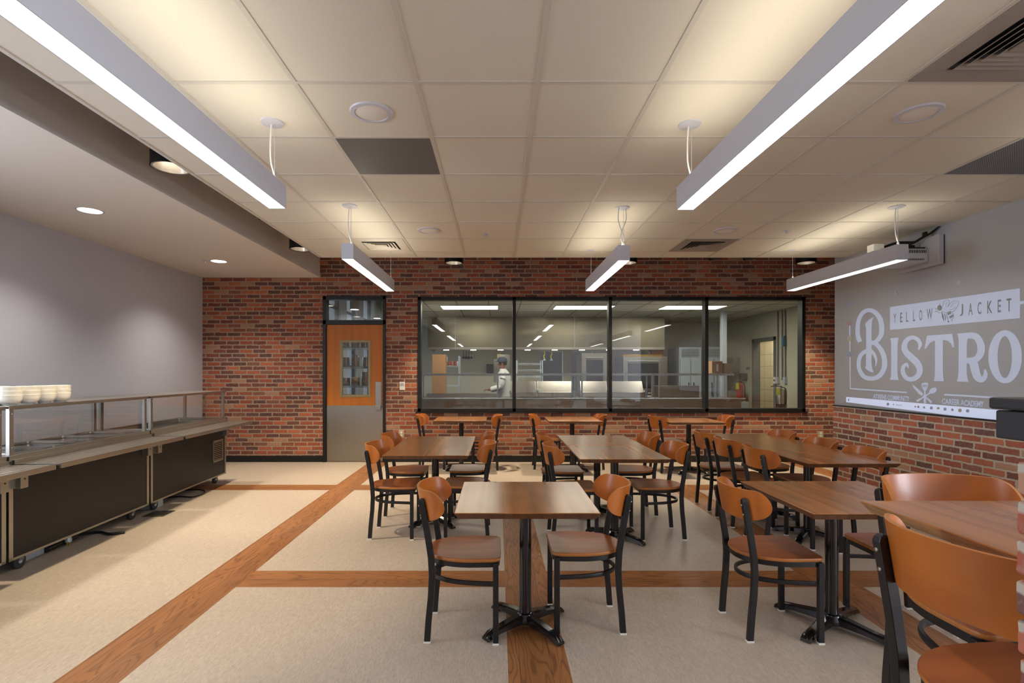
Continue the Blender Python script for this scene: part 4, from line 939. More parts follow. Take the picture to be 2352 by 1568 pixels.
# crossed utensils
mb = MB(); fill(mb, [(760, 1114), (800, 1145), (840, 1180), (880, 1218), (868, 1240), (830, 1218), (800, 1180), (775, 1145)]); ribbon(mb, [(880, 1235), (925, 1270), (970, 1312)], [20, 18, 26], sm=0); mb.build('knife', 'proj_light', PR)
mb = MB(); disc(mb, 984, 1184, 44, 28, 0.0018, rot=-0.5); ribbon(mb, [(955, 1208), (890, 1250), (812, 1297)], [18, 14, 24], 0.0018, 0); mb.build('spoon', 'proj_light', PR)
mb = MB(); fill(mb, [(862, 1106), (895, 1100), (933, 1104), (930, 1150), (910, 1186), (888, 1186), (868, 1150)], 0.0021); ribbon(mb, [(898, 1180), (898, 1240), (898, 1318)], [12, 22, 30], 0.0021, 0); mb.build('spatula', 'proj_light', PR)
mb = MB()
for xx in (880, 893, 906, 918): ribbon(mb, [(xx, 1120), (xx, 1150)], 5, 0.0026, 0)
mb.build('spatula_slots', 'proj_dark', PR)
mb = MB(); mb.poly([W(63, 1250, .001), W(1990, 1417, .001), W(1990, 1548, .001), W(63, 1306, .001)]); mb.build('taskbar', 'proj_bar', PR)
for (cx_, cy_, rx_, ry_, mt) in ((507, 1327, 14, 14, 'icon_blue'), (567, 1331, 8, 9, 'icon_grey'), (797, 1354, 10, 12, 'icon_grey'), (829, 1356, 11, 13, 'icon_red'), (890, 1362, 15, 12, 'icon_grey'), (967, 1367, 16, 16, 'icon_blue'), (1040, 1371, 17, 13, 'icon_yellow'), (1112, 1379, 17, 17, 'icon_blue'), (1190, 1387, 19, 16, 'icon_grey'), (1270, 1393, 20, 20, 'icon_yellow'), (1352, 1399, 19, 18, 'icon_blue'), (90, 1282, 8, 12, 'icon_blue'), (98, 268, 20, 32, 'icon_blue'), (100, 470, 24, 26, 'icon_red'), (98, 635, 25, 28, 'icon_yellow'), (98, 800, 25, 30, 'icon_blue')):
    mb = MB(); disc(mb, cx_, cy_, rx_, ry_, 0.0028, 4 if mt == 'icon_grey' else 20, 0.785 if mt == 'icon_grey' else 0); mb.build('icon', mt, PR)
mb = MB(); disc(mb, 98, 635, 10, 12, 0.0036); disc(mb, 1270, 1393, 8, 8, 0.0036); mb.build('icon_centre', 'icon_blue', PR)
text_quad('Search', (592, 1325), (655, 1331), (655, 1347), (592, 1341), 'icon_grey', 'search_text', 0.0028)
for (cx_, cy_, lb) in ((588, 158, 'small white wall plug on the painted wall above the logo banner, farther one'), (1256, 38, 'small white wall plug on the painted wall under the projector bracket, nearer one')):
    p = W(cx_, cy_, 0) + Vector((XR, 5.5, LZ + 0.1)); mb = MB(); mb.lathe([(0.028, 0), (0.026, 0.004), (0.001, 0.005)], n=24); o = mb.build('wall_plug', 'lamp_white', smooth=True); o.rotation_euler = (0, -PI / 2, 0); o.location = p; tag(o, lb, 'wall plug')

# ------------------------------------------------------------------ kitchen beyond the glass
KZ = 2.755; KY = 13.8; KL = -3.2; KR = 6.02
mb = MB(); mb.box((KL, YW + T, -0.1), (8.2, KY + 0.2, 0)); struct(mb.build('floor_kitchen', 'grey_paint'))
BAYX = -2.15; BAYZ = 3.5; mb = MB(); mb.box((BAYX, YW + T, KZ), (8.2, KY + 0.2, KZ + 0.08)); mb.box((KL, YW + T, BAYZ), (BAYX, KY + 0.2, BAYZ + 0.08)); mb.box((BAYX, YW + T, KZ), (BAYX + 0.08, KY, BAYZ + 0.08)); mb.box((KL, YW + T, 3.0), (BAYX, 9.3, BAYZ))
k = -2.0
while k < 6: mb.box((k - 0.01, YW + T, KZ - 0.003), (k + 0.01, KY, KZ), 1); k += TS * 1
j = 8.9
while j < KY: mb.box((BAYX, j - 0.01, KZ - 0.003), (KR, j + 0.01, KZ), 1); j += TS * 2
struct(mb.build('ceiling_kitchen', ['kitchen_ceiling', 'grey_paint']))
def KX(px, Y): return (px - 1143) * Y / F
def KZZ(py, Y): return HC - (py - 856) * Y / F
# back wall with two service openings
ops = [(KX(1243, KY), KX(1293, KY), 0.95, KZZ(807, KY)), (KX(1313, KY), KX(1362, KY), 0.95, KZZ(807, KY))]
mb = MB(); x = KL
for a, b, c, d_ in ops: mb.box((x, KY, 0), (a, KY + 0.15, KZ)); mb.box((a, KY, 0), (b, KY + 0.15, c)); mb.box((a, KY, d_), (b, KY + 0.15, KZ)); x = b
mb.box((x, KY, 0), (8.2, KY + 0.15, KZ)); mb.box((KL, KY, KZ), (BAYX, KY + 0.15, BAYZ)); struct(mb.build('wall_kitchen_back', 'kitchen_wall'))
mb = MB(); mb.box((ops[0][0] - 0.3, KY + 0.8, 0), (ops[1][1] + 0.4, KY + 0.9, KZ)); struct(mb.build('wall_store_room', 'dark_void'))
mb = MB(); mb.box((KR, YW + T, 0), (KR + 0.12, 11.38, KZ)); mb.box((KR, 12.32, 0), (KR + 0.12, KY, KZ)); mb.box((KR, 11.38, 2.19), (KR + 0.12, 12.32, KZ)); struct(mb.build('wall_kitchen_right', 'kitchen_wall'))
mb = MB(); mb.box((KR + 0.9, 8.6, 0), (KR + 1.0, KY, KZ)); struct(mb.build('wall_corridor', 'ktile'))
area('corridor_fill', (KR + 0.5, 12.4, KZ - 0.03), (0, 0, 0), 0.5, 1.2, 14, (1, 0.95, 0.85))  # fill without a fixture, added to brighten the corridor tiles
r = bpy.data.objects.new('door_2', None); COL.objects.link(r); struct(r); r.location = (KR, 11.85, 0)
mb = MB()
for a, b in (((-0.02, -0.52, 0), (0.14, -0.44, 2.22)), ((-0.02, 0.44, 0), (0.14, 0.52, 2.22)), ((-0.02, -0.52, 2.14), (0.14, 0.52, 2.22))): mb.box(a, b)
mb.build('frame', 'grey_paint', r, bevel=0.003)
# left kitchen wall: windows, lamps and autumn trees stand in for the transom's reflection
mb = MB(); wins = [(9.9, 10.72), (11.12, 11.95), (12.5, 13.4)]; y = YW + T
for a, b in wins: mb.box((KL - 0.25, y, 0), (KL, a, BAYZ)); mb.box((KL - 0.25, a, 0), (KL, b, 0.8)); mb.box((KL - 0.25, a, 3.3), (KL, b, BAYZ)); y = b
mb.box((KL - 0.25, y, 0), (KL, KY, BAYZ)); struct(mb.build('wall_kitchen_left', 'wall_paint'))
for i, (a, b) in enumerate(wins):
    r = bpy.data.objects.new('window_%d' % (i + 2), None); COL.objects.link(r); struct(r); r.location = (KL, (a + b) / 2, 0); hh = (b - a) / 2
    mb = MB()
    for z in (0.8, 1.55, 2.12, 2.72, 3.255): mb.box((-0.12, -hh, z), (-0.06, hh, z + 0.045))
    for yy in (-hh, hh - 0.045): mb.box((-0.12, yy, 0.8), (-0.06, yy + 0.045, 3.3))
    mb.build('frame', 'black_frame', r)
    mb = MB(); mb.box((-0.09, -hh, 0.8), (-0.084, hh, 3.3)); mb.build('pane', 'window_glass', r)
for (x_, y_, z_, lb) in ((-2.62, 9.6, 2.585, 'grey cylinder lamp standing in for a door transom reflection, nearer one'), (-2.53, 11.0, 2.57, 'grey cylinder lamp standing in for a door transom reflection, farther one')):
    r = thing('cylinder_downlight', lb, 'downlight', (x_, y_, z_), 0, 'cylinder lamps standing in for the transom reflection')
    mb = MB(); mb.lathe([(0.085, 0), (0.085, 0.40), (0.001, 0.40)], n=28, caps=False); mb.lathe([(0.085, 0), (0.078, 0.0), (0.078, 0.03)], n=28, caps=False); mb.build('housing', 'grey_paint', r, smooth=True)
    mb = MB(); mb.lathe([(0.001, 0.01), (0.078, 0.01), (0.078, 0.02), (0.001, 0.02)], n=28); mb.build('lamp', 'hood_glow', r)
    mb = MB(); mb.tube([(0, 0, 0.40), (0, 0, (BAYZ if y_ > 9.7 else BAYZ) - z_)], 0.008); mb.build('stem', 'grey_paint', r)
def tree(x, y, h, rad, mat, label, seed):
    r = thing('autumn_tree', label, 'tree', (x, y, 0), 0, 'trees standing in for the transom reflection')
    q = random.Random(seed); mb = MB(); mb.rings([[(0.14 * k_ * math.cos(a_) + off, 0.14 * k_ * math.sin(a_), z) for a_ in [2 * PI * i / 10 for i in range(10)]] for k_, z, off in ((1.3, 0, 0), (1, 0.5, 0.02), (0.8, h * 0.5, 0.1), (0.35, h * 0.85, 0.05))]); mb.build('trunk', 'bark', r, smooth=True)
    mb = MB()
    for i in range(1600):
        v = Vector((q.gauss(0, 1), q.gauss(0, 1), q.gauss(0, 1))).normalized() * rad * q.uniform(0.45, 1) ** 0.6; v.z *= 1.1; v.z += h * 0.68
        u = Vector((q.gauss(0, 1), q.gauss(0, 1), q.gauss(0, 1))).normalized(); w_ = u.orthogonal().normalized(); s_ = q.uniform(0.05, 0.1)
        mb.poly([v + u * s_, v + w_ * s_ * 0.6, v - u * s_, v - w_ * s_ * 0.6])
    o = mb.build('foliage', mat, r)
tree(-5.6, 17.0, 5.2, 1.5, 'tree_yellow', 'yellow-leaved tree standing in for a door transom reflection, nearer', 1); tree(-6.6, 23.0, 6.4, 1.6, 'tree_green', 'yellow-green tree standing in for a door transom reflection, farther', 2); tree(-7.0, 27.4, 7.4, 1.8, 'tree_yellow', 'golden tree standing in for a door transom reflection, farthest', 3)
mb = MB(); mb.box((-30, 6, -0.2), (KL - 0.25, 40, -0.1)); struct(mb.build('floor_outside', 'tree_green'))

# troffers
for x0, x1 in ((-1.12, 0.0), (1.15, 2.3), (3.32, 4.5)):
    r = thing('ceiling_troffer', 'long flat ceiling light of the kitchen, seen through the %s window pane' % {-1.12: 'leftmost', 1.15: 'second', 3.32: 'third'}[x0], 'ceiling light', ((x0 + x1) / 2, 10.55, KZ), 0, 'kitchen ceiling lights')
    h = (x1 - x0) / 2; mb = MB(); mb.box((-h, -0.27, -0.012), (h, 0.27, -0.003)); mb.build('diffuser', 'trof_glow', r)
    mb = MB()
    for a, b in (((-h - 0.02, -0.29), (h + 0.02, -0.27)), ((-h - 0.02, 0.27), (h + 0.02, 0.29)), ((-h - 0.02, -0.27), (-h, 0.27)), ((h, -0.27), (h + 0.02, 0.27))): mb.box((a[0], a[1], -0.015), (b[0], b[1], 0))
    mb.build('frame', 'lamp_white', r)
# exhaust hood
r = thing('exhaust_hood', 'wide stainless exhaust hood over the kitchen line behind the window', 'exhaust hood', (1.2, 12.4, 1.98))
mb = MB(); mb.box((-2.85, 0, 0.05), (2.75, 1.2, KZ - 1.98)); mb.build('hood_body', 'hood_steel', r)
mb = MB(); mb.box((-2.85, -0.015, 0), (2.75, 0.02, 0.055)); mb.box((-2.85, 0, 0), (-2.82, 1.2, 0.05)); mb.box((2.72, 0, 0), (2.75, 1.2, 0.05)); mb.build('lower_rim', 'steel', r)
mb = MB()
for xx in (-2.2, 0.62): mb.box((xx - 0.006, -0.006, 0.055), (xx + 0.006, 0.0, KZ - 1.98))
mb.build('seam', 'steel_light', r)
for i in range(8):
    mb = MB(); mb.lathe([(0.07, 0), (0.055, 0.03), (0.001, 0.04)], c=(-2.45 + i * 0.66, 0.35, 0.0), n=20); mb.build('hood_lamp', 'hood_glow', r)
# people and equipment
def kbox(name, label, cat, x0, x1, y0, y1, z0, z1, mat, bevel=0.004, group=None, extra=None):
    r = thing(name, label, cat, ((x0 + x1) / 2, (y0 + y1) / 2, z0), 0, group); hx, hy = (x1 - x0) / 2, (y1 - y0) / 2
    mb = MB(); mb.box((-hx, -hy, 0), (hx, hy, z1 - z0)); mb.build('body', mat, r, bevel=bevel)
    if extra: extra(r, hx, hy, z1 - z0)
    return r
def oven_x(r, hx, hy, h):
    for a in (-1, 1):
        for b in (-1, 1): mb = MB(); mb.lathe([(0.03, -0.149), (0.025, 0.0)], c=(a * (hx - 0.06), b * (hy - 0.06), 0), n=12); mb.build('leg', 'steel_light', r)
    n = 2
    for k in range(n):
        a, b = h * k / n + 0.03, h * (k + 1) / n - 0.03
        mb = MB(); mb.box((-hx + 0.03, -hy - 0.02, a), (hx - 0.15, -hy, b)); d = mb.build('door', 'steel_v', r, bevel=0.006)
        mb = MB(); mb.tube([(-hx + 0.1, -hy - 0.02, b - 0.08), (-hx + 0.1, -hy - 0.07, b - 0.08), (hx - 0.22, -hy - 0.07, b - 0.08), (hx - 0.22, -hy - 0.02, b - 0.08)], 0.012, n=8); mb.build('handle', 'steel_light', d)
        mb = MB(); mb.box((-hx + 0.10, -hy - 0.024, a + 0.05), (hx - 0.22, -hy - 0.019, b - 0.13)); mb.build('glass', 'black_gloss', d)
    mb = MB()
    for k in range(4): mb.lathe([(0.025, 0), (0.02, 0.025)], c=(0, 0, 0), n=12) if False else mb.box((hx - 0.11, -hy - 0.02, 0.12 + 0.12 * k), (hx - 0.05, -hy, 0.17 + 0.12 * k))
    mb.build('controls', 'black_frame', r)
kbox('convection_oven', 'stacked convection oven under the hood, behind the second window pane', 'oven', 2.0, 2.72, 12.45, 13.3, 0.15, 1.90, 'steel_v', extra=oven_x)
kbox('deck_oven', 'golden-lit steel deck oven under the hood, behind the third window pane', 'oven', 3.0, 4.05, 12.5, 13.4, 0.15, 1.82, 'steel', extra=oven_x)
mb = MB(); mb.lathe([(0.05, 0), (0.05, 0.006)], n=12); mb.b.free()
kbox('oven_peel', 'long copper-coloured tray lying on top of the deck oven', 'tray', 3.0, 3.95, 12.55, 13.1, 1.821, 1.87, 'brass')
def fridge_x(r, hx, hy, h):
    for sg in (-1, 1):
        a, b = (-hx + 0.02, -0.01) if sg < 0 else (0.01, hx - 0.02)
        mb = MB(); mb.box((a, -hy - 0.04, 0.2), (b, -hy, h - 0.28)); d = mb.build('door', 'steel_light', r, bevel=0.006)
        mb = MB(); mb.tube([((a if sg > 0 else b) + sg * 0.05, -hy - 0.07, 0.8), ((a if sg > 0 else b) + sg * 0.05, -hy - 0.07, 1.2)], 0.012); mb.build('handle', 'black_frame', d)
    mb = MB()
    for k in range(10): mb.box((-hx + 0.06, -hy - 0.01, h - 0.24 + k * 0.02), (hx - 0.06, -hy, h - 0.232 + k * 0.02))
    mb.build('vent_grille', 'grey_paint', r)
for i, (a, b) in enumerate(((4.36, 4.90), (4.93, 5.44))):
    kbox('reach_in_refrigerator', 'pale steel upright refrigerator in the back corner of the kitchen, %s one' % ('hood-side' if i == 0 else 'right wall side'), 'refrigerator', a, b, 12.6, 13.4, 0.0, 2.05, 'steel_light', extra=fridge_x, group='kitchen refrigerators')
def door_x(r, hx, hy, h):
    mb = MB(); mb.box((-hx + 0.1, -hy - 0.01, 1.3), (hx - 0.1, -hy, 1.8)); mb.build('window_panel', 'steel_light', r)
kbox('kitchen_door', 'plain orange-brown door beside the refrigerators at the kitchen back wall', 'door', 4.02, 4.34, 13.72, 13.79, 0, 2.1, 'door_wood', extra=door_x)
# serving line
r = thing('serving_line', 'long steel kitchen serving line with overhead pass shelf directly behind the window', 'serving line', (1.5, 10.3, 0))
def sx(px, Y=10.3): return KX(px, Y) - 1.5
mb = MB(); mb.box((-3.15, 0.03, 0.12), (3.3, 0.85, 0.885)); mb.build('cabinet', 'steel_v', r)
mb = MB(); mb.box((-3.2, -0.02, 0.885), (3.35, 0.9, 0.925)); mb.build('counter_top', 'steel', r, bevel=0.003)
mb = MB(); mb.tube([(-3.2, -0.14, 0.93), (3.3, -0.14, 0.93)], 0.014, n=10)
for xx in (-2.9, -1.5, 0, 1.5, 3.0): mb.tube([(xx, -0.14, 0.925), (xx, 0.0, 0.86)], 0.01)
mb.build('tray_rail', 'steel_light', r, smooth=True)
for a, b in ((-3.2, -1.58), (-1.56, 0.10), (0.12, 1.60), (1.62, 3.15)):
    mb = MB(); mb.box((a, 0.0, 1.385), (b, 0.42, 1.392)); mb.box((a, -0.004, 1.375), (b, 0.008, 1.418)); mb.box((a, 0.412, 1.375), (b, 0.42, 1.418)); mb.box((a, 0.0, 1.411), (b, 0.42, 1.418)); mb.build('pass_shelf', 'steel_light', r)
for a in (-3.02, -1.50, 0.02, 0.16, 1.54, 1.68, 2.98):
    for yy in (0.02, 0.39):
        mb = MB(); mb.tube([(a, yy, 0.925), (a, yy, 1.385)], 0.016, n=12); mb.build('shelf_post', 'steel_light', r, smooth=True)
for px in (1088, 1215, 1300, 1375, 1500):
    x_ = sx(px); mb = MB(); mb.box((x_ - 0.22, 0.02, 0.42), (x_ + 0.22, 0.032, 0.80)); mb.build('front_inset', 'steel', r, bevel=0.003)
def lid(px0, px1, label):
    x0, x1 = KX(px0, 10.8), KX(px1, 10.8); rr = thing('food_pan_lid', label, 'pan lid', ((x0 + x1) / 2, 10.95, 0.93), 0, 'open steel lids on the serving line'); h = (x1 - x0) / 2
    mb = MB(); mb.box((-h, -0.01, 0), (h, 0.01, 0.27), mat=Matrix.Translation((0, -0.02, 0.085)) @ Matrix.Rotation(-0.5, 4, 'X')); mb.build('lid_panel', 'steel', rr, bevel=0.004)
    mb = MB(); mb.box((-h, -0.18, 0), (h, 0.0, 0.10)); mb.build('pan_rim', 'steel', rr, bevel=0.004)
    mb = MB()
    for s_ in (-1, 1): mb.box((s_ * h - 0.012, -0.15, 0.05), (s_ * h + 0.012, 0.0, 0.12), mat=Matrix.Translation((0, -0.0, 0.02)))
    mb.build('hinge_arm', 'steel_light', rr)
lid(1172, 1232, 'slanting steel pan lid on the serving line just right of the first window mullion'); lid(1236, 1316, 'slanting bright steel pan lid in the middle of the second window pane')
lid(1336, 1398, 'slanting bright steel pan lid beside the second window mullion'); lid(1406, 1482, 'slanting dull steel pan lid behind the third window pane')
kbox('steam_pan', 'long shallow steel pan on the serving line behind the leftmost window pane', 'food pan', KX(982, 10.7), KX(1150, 10.7), 10.52, 10.78, 0.926, 1.01, 'steel')
kbox('cold_well', 'large plain steel box end of the serving line behind the third window pane', 'serving cabinet', KX(1508, 10.9), KX(1600, 10.9), 10.75, 11.18, 0.926, 1.16, 'steel_v')
# wire shelf units
def wire_rack(name, label, x0, x1, y0, y1, z0, z1, levels, mat='steel_light'):
    r = thing(name, label, 'wire rack', ((x0 + x1) / 2, (y0 + y1) / 2, z0)); hx, hy, h = (x1 - x0) / 2, (y1 - y0) / 2, z1 - z0
    for a in (-1, 1):
        for b in (-1, 1): mb = MB(); mb.tube([(a * hx, b * hy, 0), (a * hx, b * hy, h)], 0.013, n=10); mb.build('post', mat, r, smooth=True)
    for k in range(levels):
        z = h * (k + 0.5) / levels if levels > 3 else 0.15 + (h - 0.2) * k / max(1, levels - 1)
        mb = MB()
        for b in (-1, 1): mb.tube([(-hx, b * hy, z), (hx, b * hy, z)], 0.005, n=6); mb.tube([(-hx, b * hy, z - 0.025), (hx, b * hy, z - 0.025)], 0.004, n=6)
        for i in range(15): xx = -hx + 2 * hx * i / 14; mb.tube([(xx, -hy, z), (xx, hy, z)], 0.003, n=5)
        mb.build('shelf', mat, r)
    return r
wire_rack('pan_rack', 'fine-wired steel rack above the serving line in the second window pane', KX(1187, 11.8), KX(1244, 11.8), 11.6, 12.1, 0.0, 1.71, 12)
R1 = (KX(1026, 12.3), KX(1056, 12.3)); wire_rack('storage_rack', 'grey steel shelf unit holding jars behind the leftmost window pane', R1[0], R1[1], 12.0, 12.36, 0, 1.82, 4)
rnd = random.Random(11)
for k in range(5):
    x_ = R1[0] + 0.03 + k * 0.06
    mb = MB(); hh = rnd.uniform(0.07, 0.13); mb.lathe([(0.024, 0), (0.026, 0.01), (0.026, hh * 0.75), (0.014, hh * 0.9), (0.014, hh)], n=16); o = mb.build('storage_jar', ['brass', 'red_paint', 'cardboard', 'red_paint', 'steel_light'][k], smooth=True); o.location = (x_, 12.1, 1.598)
    tag(o, ['brass-coloured', 'first red', 'brown', 'second red', 'silver'][k] + ' jar on the top shelf of the grey storage rack', 'jar', 'jars on the kitchen storage rack')
kbox('cardboard_box', 'tall brown cardboard box standing in the kitchen behind the leftmost pane', 'cardboard box', KX(994, 11.5), KX(1024, 11.5), 11.4, 11.7, 0.9, 1.83, 'cardboard')
kbox('prep_table', 'steel prep table behind the serving line', 'table', -1.7, 1.2, 11.35, 11.85, 0, 0.9, 'steel_v') if False else None
r = thing('prep_table', 'low steel prep table behind the serving line, carrying the tall cardboard box', 'table', (-1.3, 11.6, 0))
mb = MB(); mb.box((-0.6, -0.3, 0.86), (0.6, 0.3, 0.90)); mb.build('table_top', 'steel', r, bevel=0.003)
for a in (-1, 1):
    for b in (-1, 1): mb = MB(); mb.tube([(a * 0.55, b * 0.25, 0), (a * 0.55, b * 0.25, 0.86)], 0.02, n=10); mb.build('leg', 'steel_light', r, smooth=True)
kbox('towel_dispenser', 'black soap and towel dispenser on the kitchen back wall behind the worker', 'dispenser', KX(1117, 13.7), KX(1132, 13.7), 13.68, 13.795, 1.42, 1.66, 'black_gloss', 0.02)
kbox('wall_panel', 'plain stainless sheet on the kitchen back wall behind the worker', 'wall panel', KX(1134, 13.78), KX(1172, 13.78), 13.77, 13.797, 1.2, 1.92, 'steel')
kbox('breaker_box', 'small cream box on the kitchen back wall above the worker', 'electrical box', KX(1133, 13.7), KX(1142, 13.7), 13.72, 13.769, 1.80, 1.93, 'outlet_beige')
kbox('cardboard_box', 'open brown box with white label on the kitchen pass shelf', 'cardboard box', KX(1628, 10.5), KX(1652, 10.5), 10.34, 10.62, 1.42, 1.66, 'cardboard', extra=lambda r, hx, hy, h: (lambda mb: (mb.box((-0.02, -hy - 0.003, 0.04), (0.02, -hy, 0.18)), mb.build('label', 'white_plastic', r)))(MB()))
kbox('cardboard_box', 'dark brown closed carton on the pass shelf next to the open box', 'cardboard box', KX(1653, 10.5), KX(1674, 10.5), 10.34, 10.62, 1.42, 1.62, 'cardboard_dark')
mb = MB(); mb.box((-0.055, -0.055, 0), (0.055, 0.055, KZ)); o = mb.build('service_column', 'steel_light', bevel=0.006); o.location = (KX(1666, 11.2), 11.3, 0); tag(o, 'square pale metal column rising to the kitchen ceiling behind the last pane', 'column')
kbox('towel_dispenser', 'grey paper towel dispenser on the right kitchen wall above the sink', 'dispenser', KR - 0.2, KR - 0.003, 13.0, 13.5, 1.42, 1.82, 'grey_paint', 0.02)
kbox('trash_bin', 'tall dark bin standing by the kitchen doorway', 'bin', KR - 0.5, KR - 0.1, 12.5, 12.9, 0, 1.0, 'grey_paint', 0.03)
kbox('soap_dispenser', 'small black dispenser mounted by the kitchen sink', 'dispenser', KR - 0.14, KR - 0.003, 12.62, 12.80, 1.25, 1.42, 'black_gloss', 0.01)
kbox('room_sign', 'tiny grey sign plate beside the kitchen doorway', 'sign', KR - 0.01, KR - 0.002, 12.50, 12.68, 1.50, 1.57, 'grey_paint', 0.001)
r = thing('hand_sink', 'white hand sink with gooseneck tap in the back corner of the kitchen', 'sink', (KR - 0.32, 13.55, 0.86))
mb = MB(); mb.rings([[(-0.22, -0.2, -0.1), (0.30, -0.2, -0.1), (0.30, 0.2, -0.1), (-0.22, 0.2, -0.1)], [(-0.24, -0.23, 0.08), (0.31, -0.23, 0.08), (0.31, 0.23, 0.08), (-0.24, 0.23, 0.08)], [(-0.2, -0.19, 0.08), (0.28, -0.19, 0.08), (0.28, 0.19, 0.08), (-0.2, 0.19, 0.08)], [(-0.16, -0.15, -0.06), (0.25, -0.15, -0.06), (0.25, 0.15, -0.06), (-0.16, 0.15, -0.06)]]); mb.build('basin', 'porcelain', r)
mb = MB(); mb.tube(smooth_path([(0.26, 0, 0.08), (0.26, 0, 0.3), (0.2, 0, 0.38), (0.08, 0, 0.38), (0.04, 0, 0.3)]), 0.012, n=8); mb.build('tap', 'steel_light', r, smooth=True)
# small kitchen things
for px, lb in ((1250, 'yellow coiled hose hanging by the dark opening, nearer the worker'), (1266, 'yellow coiled hose hanging by the dark opening, farther from the worker'), (1147, 'yellow cord hanging under the hood above the worker')):
    r = thing('hanging_hose', lb, 'hose', (KX(px, 12.6), 12.6, 1.978)); mb = MB(); mb.tube(smooth_path([(0, 0, 0), (0.015, 0, -0.08), (-0.01, 0, -0.16), (0.005, 0, -0.2)]), 0.012, n=8); mb.build('hose_line', 'yellow_tag', r, smooth=True)
    mb = MB(); mb.lathe([(0.012, 0), (0.035, -0.05), (0.03, -0.055)], c=(0.005, 0, -0.2), n=12); mb.build('nozzle', 'steel_light', r, smooth=True)
kbox('wall_notice', 'small tilted white notice hanging on the kitchen back wall', 'notice', KX(1077, 13.7), KX(1087, 13.7), 13.76, 13.797, 1.78, 1.92, 'white_plastic', 0.001)
r = thing('utensil_hook_rail', 'cluster of black utensils hanging on the kitchen back wall over the notice', 'utensils', (KX(1075, 13.7), 13.74, 2.0))
mb = MB(); mb.box((-0.15, 0, 0), (0.15, 0.055, 0.02)); mb.build('rail', 'steel_light', r)
for k in range(4): mb = MB(); mb.tube([(-0.12 + k * 0.07, 0, 0), (-0.12 + k * 0.07, 0, -0.14)], 0.007); mb.lathe([(0.03, -0.2), (0.035, -0.16), (0.01, -0.14)], c=(-0.12 + k * 0.07, 0, 0), n=12); mb.build('utensil', 'black_frame', r)
# conduits and boxes on the right kitchen wall
for Y_, zb, lb in ((11.22, 1.34, 'farthest of three thin grey conduits on the right kitchen wall'), (11.05, 1.28, 'middle of three thin grey conduits on the right kitchen wall, running above the extinguisher'), (10.93, 1.34, 'nearest of three thin grey conduits on the right kitchen wall')):
    r = thing('electrical_conduit', lb, 'conduit', (KR - 0.025, Y_, zb), 0, 'conduits on the kitchen wall')
    mb = MB(); mb.tube([(0, 0, 0), (0, 0, KZ - zb - 0.002)], 0.012, n=10); mb.build('pipe', 'grey_paint', r, smooth=True)
    if zb > 1.3: mb = MB(); mb.box((-0.03, -0.045, -0.14), (0.022, 0.045, 0.0)); mb.build('outlet_box', 'steel_light', r, bevel=0.003)
kbox('alarm_box', 'small box with red button on the right kitchen wall by the conduits', 'alarm box', KR - 0.05, KR - 0.002, 11.26, 11.36, 1.2, 1.34, 'white_plastic', extra=lambda r, hx, hy, h: (lambda mb: (mb.box((-hx - 0.01, -0.02, h / 2 - 0.02), (-hx, 0.02, h / 2 + 0.02)), mb.build('button', 'red_paint', r)))(MB()))
plain('connector_blue', srgb(60, 120, 160), 0.5); kbox('plug_connector', 'blue plug connector hanging on the nearest conduit', 'plug', KR - 0.08, KR - 0.04, 10.9, 10.96, 1.98, 2.2, 'connector_blue', 0.01)
def extinguisher(loc, mat, label):
    r = thing('fire_extinguisher', label, 'fire extinguisher', loc)
    mb = MB(); mb.lathe([(0.06, 0), (0.078, 0.02), (0.08, 0.05), (0.08, 0.33), (0.07, 0.38), (0.03, 0.41), (0.02, 0.43), (0.02, 0.45)], n=28); mb.build('cylinder', mat, r, smooth=True)
    mb = MB(); mb.box((-0.10, -0.012, 0.45), (0.03, 0.012, 0.465)); mb.box((-0.10, -0.01, 0.475), (0.03, 0.01, 0.49), mat=Matrix.Rotation(-0.2, 4, 'Y')); mb.build('lever', 'black_frame', r)
    mb = MB(); mb.tube(smooth_path([(0.02, 0, 0.44), (0.07, -0.05, 0.42), (0.09, -0.06, 0.28), (0.09, -0.05, 0.08)]), 0.01, n=8); mb.build('hose', 'black_frame', r, smooth=True)
    mb = MB(); mb.lathe([(0.0815, 0.02), (0.0815, 0.09)], n=28, caps=False); mb.build('base_band', 'black_frame', r, smooth=True)
    mb = MB(); mb.box((-0.13, -0.09, 0.28), (-0.06, -0.084, 0.42)); mb.build('tag', 'yellow_tag', r)
extinguisher((KR - 0.1, 10.98, 0.69), 'steel', 'silver fire extinguisher with yellow tag on the right kitchen wall')
extinguisher((KX(1716, 11.6), 11.95, 0.78), 'red_paint', 'red fire extinguisher standing in for a glass reflection near the kitchen doorway')  # solid stand-in for a red reflection in the window glass
kbox('extinguisher_stand', 'pale cylinder-top cabinet under the red fire extinguisher', 'cabinet', KX(1716, 11.6) - 0.13, KX(1716, 11.6) + 0.13, 11.8, 12.1, 0, 0.779, 'steel_light')
